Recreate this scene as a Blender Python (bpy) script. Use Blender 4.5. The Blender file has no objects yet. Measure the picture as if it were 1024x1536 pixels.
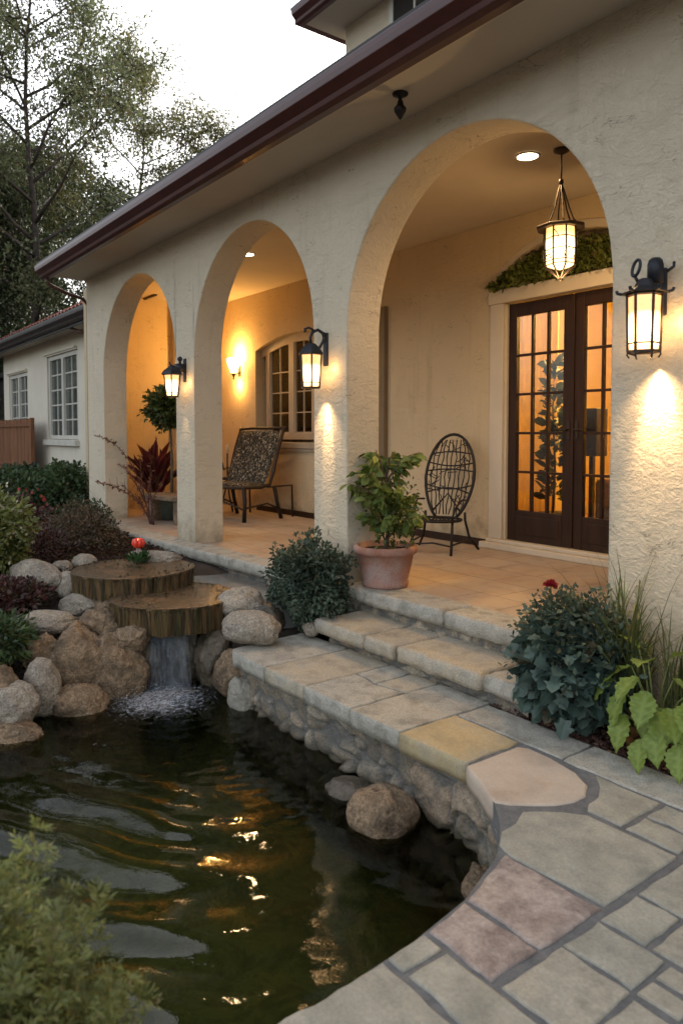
import bpy, math, random
import numpy as np
from mathutils import Vector, Matrix, noise
R_=math.radians; PI=math.pi
rnd=random.Random(7); NR=np.random.default_rng(11)
S=bpy.context.scene; COL=S.collection

# ------------------------------------------------------------ camera
cam=bpy.data.cameras.new('camera'); co=bpy.data.objects.new('camera',cam); COL.objects.link(co)
co.location=(0,0,1.05)
yaw=R_(90-37.1)                       # view direction turned from +Y towards -X
co.rotation_euler=(R_(90-2.5),0,yaw)
cam.sensor_fit='VERTICAL'; cam.sensor_height=36; cam.lens=36*1100/1536
cam.shift_y=-0.04555; cam.clip_start=.05; cam.clip_end=3000
cam.dof.use_dof=True; cam.dof.focus_distance=5.2; cam.dof.aperture_fstop=3.5
S.camera=co
# ------------------------------------------------------------ world, sun, exposure
w=bpy.data.worlds.new('World'); S.world=w; w.use_nodes=True
nt=w.node_tree; bg=nt.nodes['Background']
sky=nt.nodes.new('ShaderNodeTexSky'); sky.sky_type='NISHITA'; sky.sun_disc=False
SUN_EL=R_(24); SUN_ROT=R_(-28)
sky.sun_elevation=SUN_EL; sky.sun_rotation=SUN_ROT; sky.air_density=1.0; sky.dust_density=5.0; sky.ozone_density=1.0
hs=nt.nodes.new('ShaderNodeHueSaturation'); hs.inputs['Saturation'].default_value=.38
nt.links.new(sky.outputs[0],hs.inputs['Color']); nt.links.new(hs.outputs[0],bg.inputs['Color'])
bg.inputs['Strength'].default_value=.15
sl=bpy.data.lights.new('sun','SUN'); so=bpy.data.objects.new('sun',sl); COL.objects.link(so)
sl.energy=.6; sl.angle=R_(20); sl.color=(1,.93,.82)
sd=Vector((math.sin(SUN_ROT)*math.cos(SUN_EL),math.cos(SUN_ROT)*math.cos(SUN_EL),math.sin(SUN_EL)))
so.rotation_euler=sd.to_track_quat('Z','Y').to_euler(); so.location=(0,-5,12)
S.view_settings.view_transform='Standard'; S.view_settings.look='None'; S.view_settings.gamma=1
S.view_settings.exposure=1.78
S.render.engine='CYCLES'
S.cycles.max_bounces=8; S.cycles.transparent_max_bounces=16; S.cycles.sample_clamp_indirect=4

# ------------------------------------------------------------ helpers
GR={'wall lantern':'wall lanterns on the facade','ceiling light':'recessed lights in the porch ceiling','rock':'rocks around the pond and waterfall','tree':'trees beyond the low wing','curtain':'curtains in the room behind the french doors','grass clump':'grass clumps beside the rough stucco wall','waterfall tier':'round timber-sided waterfall tiers'}
def tag(o,label=None,cat=None,group=None,kind=None):
    if group is None and cat in GR: group=GR[cat]
    if label: o['label']=label
    if cat: o['category']=cat
    if group: o['group']=group
    if kind: o['kind']=kind
    return o
def thing(name,label,cat,loc=(0,0,0),rz=0,group=None):
    o=bpy.data.objects.new(name,None); COL.objects.link(o); o.empty_display_size=.05
    o.location=loc; o.rotation_euler=(0,0,rz); return tag(o,label,cat,group)
def link(name,me,m=None,parent=None,smooth=False,loc=None):
    o=bpy.data.objects.new(name,me); COL.objects.link(o)
    if m is not None:
        for x in (m if isinstance(m,(list,tuple)) else [m]): me.materials.append(x)
    if smooth: me.polygons.foreach_set('use_smooth',[True]*len(me.polygons))
    if parent is not None: o.parent=parent
    if loc is not None: o.location=loc
    return o
def copy_tree(o,parent=None):
    c=o.copy(); COL.objects.link(c); c.parent=parent
    for ch in list(o.children): copy_tree(ch,c)
    return c
class MB:
    def __init__(s): s.V=[]; s.F=[]
    def add(s,vs,fs):
        n=len(s.V); s.V+= [tuple(v) for v in vs]; s.F+=[tuple(i+n for i in f) for f in fs]
    def box(s,x0,x1,y0,y1,z0,z1):
        s.add([(x0,y0,z0),(x1,y0,z0),(x1,y1,z0),(x0,y1,z0),(x0,y0,z1),(x1,y0,z1),(x1,y1,z1),(x0,y1,z1)],
              [(0,3,2,1),(4,5,6,7),(0,1,5,4),(1,2,6,5),(2,3,7,6),(3,0,4,7)])
    def bar(s,a,b,w,h=None):
        a=Vector(a);b=Vector(b);h=h or w;d=(b-a).normalized()
        u=Vector((0,0,1)) if abs(d.z)<.9 else Vector((0,1,0))
        x=d.cross(u).normalized();y=x.cross(d)
        vs=[p+x*(i*w/2)+y*(j*h/2) for p in (a,b) for i,j in ((-1,-1),(1,-1),(1,1),(-1,1))]
        s.add(vs,[(0,1,2,3),(7,6,5,4),(0,4,5,1),(1,5,6,2),(2,6,7,3),(3,7,4,0)])
    def tube(s,pts,r,n=7,closed=False,cap=True):
        pts=[Vector(p) for p in pts]; N=len(pts); rs=r if isinstance(r,(list,tuple)) else [r]*N
        up=None; vs=[];fs=[]
        for i,p in enumerate(pts):
            if closed: d=pts[(i+1)%N]-pts[i-1]
            else: d=pts[min(i+1,N-1)]-pts[max(i-1,0)]
            d=d.normalized() if d.length>1e-9 else Vector((0,0,1))
            if up is None: up=Vector((0,0,1)) if abs(d.z)<.9 else Vector((1,0,0))
            x=d.cross(up)
            if x.length<1e-4: x=d.cross(Vector((1,.3,.2)))
            x.normalize(); y=x.cross(d).normalized(); up=y
            for k in range(n):
                a=2*PI*k/n; vs.append(p+(x*math.cos(a)+y*math.sin(a))*rs[i])
        for i in range(N if closed else N-1):
            j=(i+1)%N
            for k in range(n):
                fs.append((i*n+k,i*n+(k+1)%n,j*n+(k+1)%n,j*n+k))
        if cap and not closed:
            fs.append(tuple(range(n))[::-1]); fs.append(tuple((N-1)*n+k for k in range(n)))
        s.add(vs,fs)
    def lathe(s,prof,n=32,c=(0,0,0),a0=0,cap=True):
        vs=[];fs=[]
        for r,z in prof:
            for k in range(n):
                a=a0+2*PI*k/n; vs.append((c[0]+r*math.cos(a),c[1]+r*math.sin(a),c[2]+z))
        for i in range(len(prof)-1):
            for k in range(n): fs.append((i*n+k,i*n+(k+1)%n,(i+1)*n+(k+1)%n,(i+1)*n+k))
        if cap and prof[0][0]>1e-6: fs.append(tuple(range(n))[::-1])
        if cap and prof[-1][0]>1e-6: fs.append(tuple((len(prof)-1)*n+k for k in range(n)))
        s.add(vs,fs)
    def prism(s,poly,z0,z1):
        n=len(poly); s.add([(x,y,z0) for x,y in poly]+[(x,y,z1) for x,y in poly],
            [tuple(range(n))[::-1],tuple(range(n,2*n))]+[(i,(i+1)%n,n+(i+1)%n,n+i) for i in range(n)])
    def build(s,name,m=None,parent=None,smooth=False,world=False,bevel=0,seg=2,loc=None,autos=False,angle=35):
        V=s.V
        if world and parent is not None:
            L=parent.location; V=[(v[0]-L.x,v[1]-L.y,v[2]-L.z) for v in V]
        if loc is not None: V=[(v[0]-loc[0],v[1]-loc[1],v[2]-loc[2]) for v in V]
        me=bpy.data.meshes.new(name); me.from_pydata(V,[],s.F); me.update()
        o=link(name,me,m,parent,smooth,loc)
        if bevel:
            b=o.modifiers.new('bevel','BEVEL'); b.width=bevel; b.segments=seg; b.limit_method='ANGLE'; b.angle_limit=R_(angle)
        return o
def npmesh(name,V,F4,m=None,parent=None,smooth=False,loc=None,attr=None):
    V=np.asarray(V,dtype=np.float32); F=np.asarray(F4,dtype=np.int32)
    me=bpy.data.meshes.new(name); k=F.shape[1]
    me.vertices.add(len(V)); me.vertices.foreach_set('co',V.ravel())
    me.loops.add(F.size); me.loops.foreach_set('vertex_index',F.ravel())
    me.polygons.add(len(F)); me.polygons.foreach_set('loop_start',np.arange(0,F.size,k,dtype=np.int32))
    me.polygons.foreach_set('loop_total',np.full(len(F),k,dtype=np.int32))
    me.update(calc_edges=True)
    return link(name,me,m,parent,smooth,loc)

# ------------------------------------------------------------ materials
def nn(t,typ,**kw):
    n=t.nodes.new(typ)
    for k,v in kw.items(): setattr(n,k,v)
    return n
def ramp(t,cols,fac=None,lo=.3,hi=.7,pos=None):
    r=nn(t,'ShaderNodeValToRGB'); e=r.color_ramp.elements
    n=len(cols)
    if pos is None: pos=[lo+(hi-lo)*i/max(1,n-1) for i in range(n)]
    while len(e)<n: e.new(.5)
    for i,c in enumerate(cols):
        e[i].position=pos[i]; e[i].color=(c[0],c[1],c[2],1)
    if fac is not None: t.links.new(fac,r.inputs[0])
    return r
def coords(t,stretch=(1,1,1),rndoff=True):
    tc=nn(t,'ShaderNodeTexCoord'); mp=nn(t,'ShaderNodeMapping'); mp.inputs['Scale'].default_value=stretch
    t.links.new(tc.outputs['Object'],mp.inputs[0])
    if rndoff:
        oi=nn(t,'ShaderNodeObjectInfo'); mu=nn(t,'ShaderNodeVectorMath',operation='SCALE'); mu.inputs[0].default_value=(31,17,23)
        t.links.new(oi.outputs['Random'],mu.inputs['Scale']); t.links.new(mu.outputs[0],mp.inputs['Location'])
    return mp.outputs[0]
def noi(t,vec,scale,detail=6,rough=.55,dist=0):
    n=nn(t,'ShaderNodeTexNoise'); n.inputs['Scale'].default_value=scale; n.inputs['Detail'].default_value=detail
    n.inputs['Roughness'].default_value=rough; n.inputs['Distortion'].default_value=dist
    t.links.new(vec,n.inputs['Vector']); return n.outputs['Fac']
def mixc(t,fac,a,b,mode='MIX'):
    m=nn(t,'ShaderNodeMix',data_type='RGBA',blend_type=mode)
    for i,v in ((0,fac),(6,a),(7,b)):
        if hasattr(v,'is_output') or isinstance(v,bpy.types.NodeSocket): t.links.new(v,m.inputs[i])
        elif i==0: m.inputs[0].default_value=v
        else: m.inputs[i].default_value=(*v,1)
    return m.outputs[2]
def bumpn(t,h,strength,dist=.01,prev=None):
    b=nn(t,'ShaderNodeBump'); b.inputs['Strength'].default_value=strength; b.inputs['Distance'].default_value=dist
    t.links.new(h,b.inputs['Height'])
    if prev is not None: t.links.new(prev,b.inputs['Normal'])
    return b.outputs[0]
def newmat(name):
    m=bpy.data.materials.new(name); m.use_nodes=True; t=m.node_tree; return m,t,t.nodes['Principled BSDF']
def mat(name,cols,scale=4,rough=.8,bump=0,bscale=40,bdist=.01,metal=0,stretch=(1,1,1),lo=.3,hi=.7,spec=.4,
        c2=None,s2=1.,a2=.5,lo2=.5,hi2=.7,bump2=0,bscale2=8,bdist2=.02,objvar=0,detail=8,rvar=0,grain=0,gs=95):
    m,t,b=newmat(name); v=coords(t,stretch)
    f=noi(t,v,scale,detail); c=ramp(t,cols,f,lo,hi).outputs[0]
    if c2:
        f2=noi(t,v,s2,7,.6,.4); mr=nn(t,'ShaderNodeMapRange'); mr.inputs[1].default_value=lo2; mr.inputs[2].default_value=hi2; mr.inputs[4].default_value=a2
        t.links.new(f2,mr.inputs[0]); c=mixc(t,mr.outputs[0],c,c2)
    if grain:
        g1=noi(t,v,gs,5,.75); g3=nn(t,'ShaderNodeMapRange'); g3.inputs[1].default_value=.36; g3.inputs[2].default_value=.62; g3.inputs[3].default_value=1-grain; g3.inputs[4].default_value=1+grain*.45; t.links.new(g1,g3.inputs[0])
        gh=nn(t,'ShaderNodeHueSaturation'); t.links.new(g3.outputs[0],gh.inputs['Value']); t.links.new(c,gh.inputs['Color']); c=gh.outputs[0]
    if objvar:
        oi=nn(t,'ShaderNodeObjectInfo'); mr=nn(t,'ShaderNodeMapRange'); mr.inputs[3].default_value=1-objvar; mr.inputs[4].default_value=1+objvar
        t.links.new(oi.outputs['Random'],mr.inputs[0]); h=nn(t,'ShaderNodeHueSaturation'); t.links.new(mr.outputs[0],h.inputs['Value']); t.links.new(c,h.inputs['Color']); c=h.outputs[0]
    t.links.new(c,b.inputs['Base Color']); b.inputs['Roughness'].default_value=rough; b.inputs['Metallic'].default_value=metal
    b.inputs['Specular IOR Level'].default_value=spec
    if rvar:
        mr=nn(t,'ShaderNodeMapRange'); mr.inputs[3].default_value=rough-rvar; mr.inputs[4].default_value=rough+rvar
        t.links.new(f,mr.inputs[0]); t.links.new(mr.outputs[0],b.inputs['Roughness'])
    p=None
    if bump2: p=bumpn(t,noi(t,v,bscale2,4,.55,.5),bump2,bdist2)
    if bump: p=bumpn(t,noi(t,v,bscale,6,.6),bump,bdist,p)
    if p is not None: t.links.new(p,b.inputs['Normal'])
    return m
def emis(name,col,st):
    m,t,b=newmat(name); t.nodes.remove(b); e=nn(t,'ShaderNodeEmission'); e.inputs[0].default_value=(*col,1); e.inputs[1].default_value=st
    t.links.new(e.outputs[0],t.nodes['Material Output'].inputs[0]); return m
def leafmat(name,cols,trans=.3,rough=.5,spec=.4):
    m,t,b=newmat(name); g=nn(t,'ShaderNodeNewGeometry'); c=ramp(t,cols,g.outputs['Random Per Island'],0,1).outputs[0]
    v=coords(t); mz=nn(t,'ShaderNodeMapRange'); mz.inputs[1].default_value=.35; mz.inputs[2].default_value=.68; mz.inputs[3].default_value=.6; mz.inputs[4].default_value=1.45; t.links.new(noi(t,v,6,3,.6),mz.inputs[0]); hz=nn(t,'ShaderNodeHueSaturation'); t.links.new(mz.outputs[0],hz.inputs['Value']); t.links.new(c,hz.inputs['Color']); c=hz.outputs[0]
    gt=nn(t,'ShaderNodeMath',operation='GREATER_THAN'); gt.inputs[1].default_value=.965; t.links.new(g.outputs['Random Per Island'],gt.inputs[0]); mq=nn(t,'ShaderNodeMath',operation='MULTIPLY'); mq.inputs[1].default_value=.6; t.links.new(gt.outputs[0],mq.inputs[0]); c=mixc(t,mq.outputs[0],c,(.17,.10,.04))
    t.links.new(c,b.inputs['Base Color']); b.inputs['Roughness'].default_value=rough; b.inputs['Specular IOR Level'].default_value=spec
    tr=nn(t,'ShaderNodeBsdfTranslucent'); t.links.new(c,tr.inputs[0]); mx=nn(t,'ShaderNodeMixShader'); mx.inputs[0].default_value=trans
    t.links.new(b.outputs[0],mx.inputs[1]); t.links.new(tr.outputs[0],mx.inputs[2]); t.links.new(mx.outputs[0],t.nodes['Material Output'].inputs[0]); return m
def stucco(name,base,dark,rough_amt=1.0,cracks=True):
    m,t,b=newmat(name); v=coords(t,(1,1,1),False)
    f=noi(t,v,1.3,8,.6); c=ramp(t,[[x*.93 for x in base],base,[min(1,x*1.05) for x in base]],f,.3,.7).outputs[0]
    f3=noi(t,v,9,8,.7); mr=nn(t,'ShaderNodeMapRange'); mr.inputs[1].default_value=.56; mr.inputs[2].default_value=.78; mr.inputs[4].default_value=.35; t.links.new(f3,mr.inputs[0]); c=mixc(t,mr.outputs[0],c,dark)
    mp=nn(t,'ShaderNodeMapping'); mp.inputs['Rotation'].default_value=(0,R_(38),0); mp.inputs['Scale'].default_value=(1,1,1.9); t.links.new(v,mp.inputs[0])
    h1=noi(t,mp.outputs[0],7,6,.68,1.6); h2=noi(t,v,85,5,.7); h3=noi(t,v,30,6,.72,.9)
    if cracks:
        mp2=nn(t,'ShaderNodeMapping'); mp2.inputs['Rotation'].default_value=(0,R_(55),0); mp2.inputs['Scale'].default_value=(1,1,2.6); t.links.new(v,mp2.inputs[0])
        n1=noi(t,mp2.outputs[0],3.2,4,.6,1.2); ab=nn(t,'ShaderNodeMath',operation='SUBTRACT'); ab.inputs[1].default_value=.5; t.links.new(n1,ab.inputs[0])
        a2=nn(t,'ShaderNodeMath',operation='ABSOLUTE'); t.links.new(ab.outputs[0],a2.inputs[0])
        l=nn(t,'ShaderNodeMapRange'); l.inputs[1].default_value=0; l.inputs[2].default_value=.009; l.inputs[3].default_value=1; l.inputs[4].default_value=0; t.links.new(a2.outputs[0],l.inputs[0])
        gt=nn(t,'ShaderNodeMapRange'); gt.inputs[1].default_value=.52; gt.inputs[2].default_value=.60; t.links.new(noi(t,v,4.3,5,.7),gt.inputs[0])
        mu=nn(t,'ShaderNodeMath',operation='MULTIPLY'); t.links.new(l.outputs[0],mu.inputs[0]); t.links.new(gt.outputs[0],mu.inputs[1])
        m3=nn(t,'ShaderNodeMath',operation='MULTIPLY'); m3.inputs[1].default_value=.85; t.links.new(mu.outputs[0],m3.inputs[0])
        c=mixc(t,m3.outputs[0],c,[x*.3 for x in dark])
    mpz=nn(t,'ShaderNodeMapping'); mpz.inputs['Scale'].default_value=(5,5,.55); t.links.new(v,mpz.inputs[0]); ns=nn(t,'ShaderNodeMapRange'); ns.inputs[1].default_value=.56; ns.inputs[2].default_value=.75; ns.inputs[4].default_value=.32; t.links.new(noi(t,mpz.outputs[0],1.4,7,.65,.4),ns.inputs[0]); c=mixc(t,ns.outputs[0],c,[x*.75 for x in dark])
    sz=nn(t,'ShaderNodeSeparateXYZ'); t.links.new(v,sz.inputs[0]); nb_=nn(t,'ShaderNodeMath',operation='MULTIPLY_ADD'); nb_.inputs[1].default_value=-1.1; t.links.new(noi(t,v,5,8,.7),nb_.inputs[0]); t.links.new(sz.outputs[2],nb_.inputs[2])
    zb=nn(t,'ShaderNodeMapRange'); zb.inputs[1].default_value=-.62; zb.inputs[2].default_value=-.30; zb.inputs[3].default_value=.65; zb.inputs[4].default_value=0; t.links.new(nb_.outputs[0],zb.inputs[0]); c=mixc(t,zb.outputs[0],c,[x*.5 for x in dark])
    t.links.new(c,b.inputs['Base Color']); b.inputs['Roughness'].default_value=.92; b.inputs['Specular IOR Level'].default_value=.15
    p=bumpn(t,h1,.55*rough_amt,.022); p=bumpn(t,h3,.7*rough_amt,.012,p); p=bumpn(t,h2,.6*rough_amt,.004,p)
    t.links.new(p,b.inputs['Normal']); return m
M={}
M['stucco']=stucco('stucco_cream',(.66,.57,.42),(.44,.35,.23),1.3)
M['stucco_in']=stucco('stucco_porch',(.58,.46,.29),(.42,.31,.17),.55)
M['stucco_wing']=stucco('stucco_wing',(.66,.60,.48),(.42,.38,.3),.35,False)
M['ceil']=mat('ceiling_paint',[(.5,.42,.31),(.54,.46,.34)],2,.85,.15,80,.002)
M['soffit']=mat('soffit_paint',[(.50,.45,.38),(.55,.50,.42)],1.5,.8,.1,60,.002)
M['trimlight']=mat('trim_paint',[(.55,.47,.35),(.62,.54,.41)],3,.6,.15,60,.002)
M['trimwhite']=mat('window_paint',[(.50,.47,.40),(.58,.55,.47)],5,.55,.1,60,.002)
M['brown']=mat('brown_gutter_metal',[(.06,.020,.017),(.085,.028,.022)],5,.33,.06,30,.003,metal=.0,spec=.5)
M['browndark']=mat('dark_roof_edge',[(.02,.016,.015),(.035,.028,.025)],7,.5,.1,30)
M['copper']=mat('copper_pipe',[(.07,.03,.02),(.11,.045,.03)],10,.7,.05,30)
M['tile']=mat('red_roof_tile',[(.16,.05,.035),(.26,.09,.055),(.1,.045,.04)],6,.8,.4,30,.01)
M['door']=mat('dark_brown_wood',[(.022,.010,.005),(.04,.018,.008)],3,.5,.12,40,.003,stretch=(6,6,.6),spec=.25)
M['iron']=mat('dark_iron',[(.012,.01,.009),(.028,.022,.018)],20,.5,.2,80,.002,metal=.3)
M['ironb']=mat('bronze_iron',[(.03,.019,.012),(.055,.036,.022)],20,.5,.2,80,.002,metal=.3)
M['lamp_metal']=mat('lantern_metal',[(.018,.02,.026),(.04,.04,.045)],15,.45,.15,60,.002,metal=.4)
M['fence']=mat('fence_wood',[(.13,.05,.018),(.24,.10,.038)],4,.8,.4,30,.006,stretch=(4,4,.5),objvar=.2)
M['terra']=mat('terracotta',[(.26,.11,.07),(.36,.17,.11),(.3,.13,.085)],5,.85,.3,60,.003,c2=(.38,.28,.24),s2=5,a2=.75,lo2=.42,hi2=.65,grain=0.25)
M['soil']=mat('garden_soil',[(.02,.013,.009),(.05,.032,.02),(.035,.022,.014)],14,.95,.9,40,.02)
M['stone']=mat('cut_stone',[(.30,.275,.22),(.46,.425,.35),(.38,.35,.285)],7,.88,.9,110,.006,c2=(.15,.15,.12),s2=7,a2=.6,lo2=.52,hi2=.72,bump2=.4,bscale2=9,bdist2=.012,objvar=.08,grain=0.26)
M['stonewarm']=mat('warm_cut_stone',[(.34,.295,.22),(.48,.41,.30),(.40,.365,.30)],7,.88,.9,110,.006,c2=(.2,.19,.15),s2=4,a2=.5,lo2=.55,hi2=.75,bump2=.35,bscale2=9,bdist2=.012,objvar=.06,grain=0.26)
M['pave_grey']=mat('grey_paving',[(.28,.25,.19),(.44,.39,.30),(.35,.315,.245)],9,.82,.6,120,.005,c2=(.17,.165,.14),s2=12,a2=.4,lo2=.5,hi2=.7,bump2=.2,bscale2=10,objvar=.1,grain=0.16)
M['pave_green']=mat('greenish_paving',[(.30,.28,.22),(.47,.43,.34)],9,.82,.6,120,.005,c2=(.2,.205,.18),s2=12,a2=.4,lo2=.5,hi2=.7,bump2=.2,bscale2=10,grain=0.16)
M['pave_pink']=mat('pink_paving',[(.26,.195,.165),(.47,.38,.32),(.35,.27,.225)],12,.82,.6,120,.005,c2=(.13,.095,.085),s2=8,a2=.6,lo2=.48,hi2=.68,bump2=.25,bscale2=10,grain=0.22)
M['pave_yellow']=mat('yellow_paving',[(.34,.27,.16),(.46,.36,.20),(.43,.36,.25)],5,.8,.35,90,.003,c2=(.3,.27,.2),s2=5,a2=.6,lo2=.52,hi2=.7,bump2=.2,bscale2=8,grain=0.16)
M['pave_peach']=mat('peach_paving',[(.46,.35,.26),(.58,.47,.36),(.50,.41,.33)],4,.75,.3,90,.003,c2=(.45,.29,.17),s2=4,a2=.5,lo2=.55,hi2=.72,bump2=.2,bscale2=7,grain=0.08)
M['mortar']=mat('dark_mortar',[(.13,.13,.13),(.21,.205,.195)],18,.95,.8,90,.005,grain=0.16)
M['rubble']=mat('rubble_stone',[(.2,.18,.145),(.34,.31,.25),(.26,.235,.19)],6,.9,.8,45,.012,c2=(.12,.12,.1),s2=4,a2=.7,lo2=.48,hi2=.68,bump2=.8,bscale2=12,bdist2=.03)
M['boulder']=mat('pale_boulder',[(.22,.175,.13),(.50,.43,.33),(.34,.28,.21),(.46,.395,.305)],34,.85,1.,90,.012,c2=(.15,.12,.095),s2=5,a2=.6,lo2=.5,hi2=.68,bump2=.8,bscale2=22,bdist2=.03,objvar=.1,grain=0.4)
M['boulder_brown']=mat('brown_boulder',[(.11,.07,.04),(.38,.26,.155),(.22,.15,.088),(.33,.235,.145)],15,.85,1.,60,.02,c2=(.075,.055,.035),s2=6,a2=.7,lo2=.48,hi2=.66,bump2=.9,bscale2=11,bdist2=.025,objvar=.1,grain=0.38)
M['wetrock']=mat('wet_rock',[(.06,.045,.03),(.18,.14,.095)],9,.4,1.,45,.01,c2=(.05,.055,.03),s2=6,a2=.6,bump2=.8,bscale2=10,bdist2=.025,grain=0.16)
M['stump']=mat('wet_wood_side',[(.012,.009,.005),(.22,.13,.05),(.035,.024,.011),(.15,.095,.04)],5,.35,1.,24,.03,stretch=(6,6,.35),c2=(.07,.08,.03),s2=3,a2=.6,lo2=.5,hi2=.7,grain=0.26)
M['cushion']=None

def leaves(name,C,D,size,m,parent=None,shape='leaf',jit=.6,loc=None,droop=0,sz=.35,width=None):
    """C centres (N,3), D preferred directions (N,3)"""
    C=np.asarray(C,float);N=len(C);D=np.asarray(D,float)+NR.normal(0,jit,(N,3)); D[:,2]-=droop
    D/=np.linalg.norm(D,axis=1)[:,None]+1e-9
    A=NR.normal(0,1,(N,3)); A[:,2]+=1.2
    B=np.cross(D,A); B/=np.linalg.norm(B,axis=1)[:,None]+1e-9; W=np.cross(B,D)
    if shape=='quad': T=np.array([(0,0,0),(.5,.22,0),(1,0,0),(.5,-.22,0)]); F=np.array([(0,1,2,3)])
    elif shape=='needle': T=np.array([(0,0,0),(.5,.08,0),(1,0,0),(.5,-.08,0)]); F=np.array([(0,1,2,3)])
    elif shape=='leaf': T=np.array([(0,0,0),(.35,.27,.08),(.75,.2,.06),(1,0,-.08),(.75,-.2,.06),(.35,-.27,.08)]); F=np.array([(0,1,2,3),(0,3,4,5)])
    elif shape=='lobed': T=np.array([(0,0,0),(-.08,.3,.06),(.25,.28,.05),(.3,.55,.1),(.6,.3,.04),(.7,.34,.03),(1,0,-.12),(.7,-.34,.03),(.6,-.3,.04),(.3,-.55,.1),(.25,-.28,.05),(-.08,-.3,.06)]); F=np.array([(0,1,2,2),(0,2,3,4),(0,4,5,6),(0,6,7,8),(0,8,9,10),(0,10,11,11)])
    T=T.copy()
    if width: T[:,1]*=width
    s=size*(1+NR.uniform(-sz,sz,N))
    V=C[:,None,:]+s[:,None,None]*(T[None,:,0,None]*D[:,None,:]+T[None,:,1,None]*B[:,None,:]+T[None,:,2,None]*W[:,None,:])
    k=len(T); Fa=(F[None]+(np.arange(N)*k)[:,None,None])
    V=V.reshape(-1,3); 
    if loc is not None: V=V-np.array(loc)
    if shape=='lobed':
        Fa=Fa.reshape(-1,4); me=bpy.data.meshes.new(name)
        fl=[tuple(dict.fromkeys(f)) for f in Fa.tolist()]; me.from_pydata(V.tolist(),[],fl); me.update(); return link(name,me,m,parent,False,loc)
    return npmesh(name,V,Fa.reshape(-1,4),m,parent,False,loc)
def blob(n,c,r,shell=.75,lump=.3,seed=0,zmin=None):
    d=NR.normal(0,1,(n,3)); d/=np.linalg.norm(d,axis=1)[:,None]
    lf=np.array([1+lump*noise.noise(Vector((a[0]*2.2+seed,a[1]*2.2,a[2]*2.2))) for a in d])
    rad=(1-NR.random(n)**1.6*(1-shell)-0.0)*lf*(1+NR.normal(0,.04,n))
    P=d*rad[:,None]*np.array(r)
    nrm=d/np.array(r); nrm/=np.linalg.norm(nrm,axis=1)[:,None]
    P=P+np.array(c)
    if zmin is not None: P[:,2]=np.maximum(P[:,2],zmin+NR.random(n)*.03)
    return P,nrm
def stems(name,base,c,r,n,m,parent,r0=.006,loc=None):
    mb=MB()
    for i in range(n):
        d=Vector((rnd.gauss(0,1),rnd.gauss(0,1),abs(rnd.gauss(0,.8)))).normalized()
        e=Vector(c)+Vector((d.x*r[0]*.85,d.y*r[1]*.85,d.z*r[2]*.85)); b=Vector(base)+Vector((rnd.uniform(-.03,.03),rnd.uniform(-.03,.03),0))
        mid=(b+e)/2+Vector((0,0,.1*(e-b).length)); mb.tube([b,mid,e],[r0,r0*.7,r0*.3],5)
    return mb.build(name,m,parent,True,loc=loc)

def rock(name,c,r,m,label,seed=0,ang=0,rz=0,lump=.16,sub=5,cat='rock',group=None,tilt=0):
    import bmesh
    bm=bmesh.new(); bmesh.ops.create_icosphere(bm,subdivisions=sub,radius=1)
    rr=random.Random(seed+99); planes=[(Vector((rr.gauss(0,1),rr.gauss(0,1),rr.gauss(0,1))).normalized(),rr.uniform(.62,.88)) for _ in range(11)]
    for v in bm.verts:
        p=v.co.normalized(); q=p.copy()
        if ang:
            k=1.0
            for n_,d_ in planes:
                dt=p.dot(n_)
                if dt>1e-3: k=min(k,d_/dt)
            q=p*(1*(1-ang)+k*ang)
        s=Vector((seed*3.1,seed*1.7,0))
        q*=1+lump*noise.noise(p*1.3+s)+lump*.45*noise.noise(p*3.1+s)+.07*ang*noise.noise(p*8+s)+.022*noise.noise(p*13+s)+.012*noise.noise(p*27+s)+.05*ang*abs(noise.noise(p*5+s*2))
        v.co=Vector((q.x*r[0],q.y*r[1],q.z*r[2]))
    me=bpy.data.meshes.new(name); bm.to_mesh(me); bm.free()
    o=link(name,me,m,None,True,c); o.rotation_euler=(tilt,0,rz); return tag(o,label,cat,group)
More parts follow.
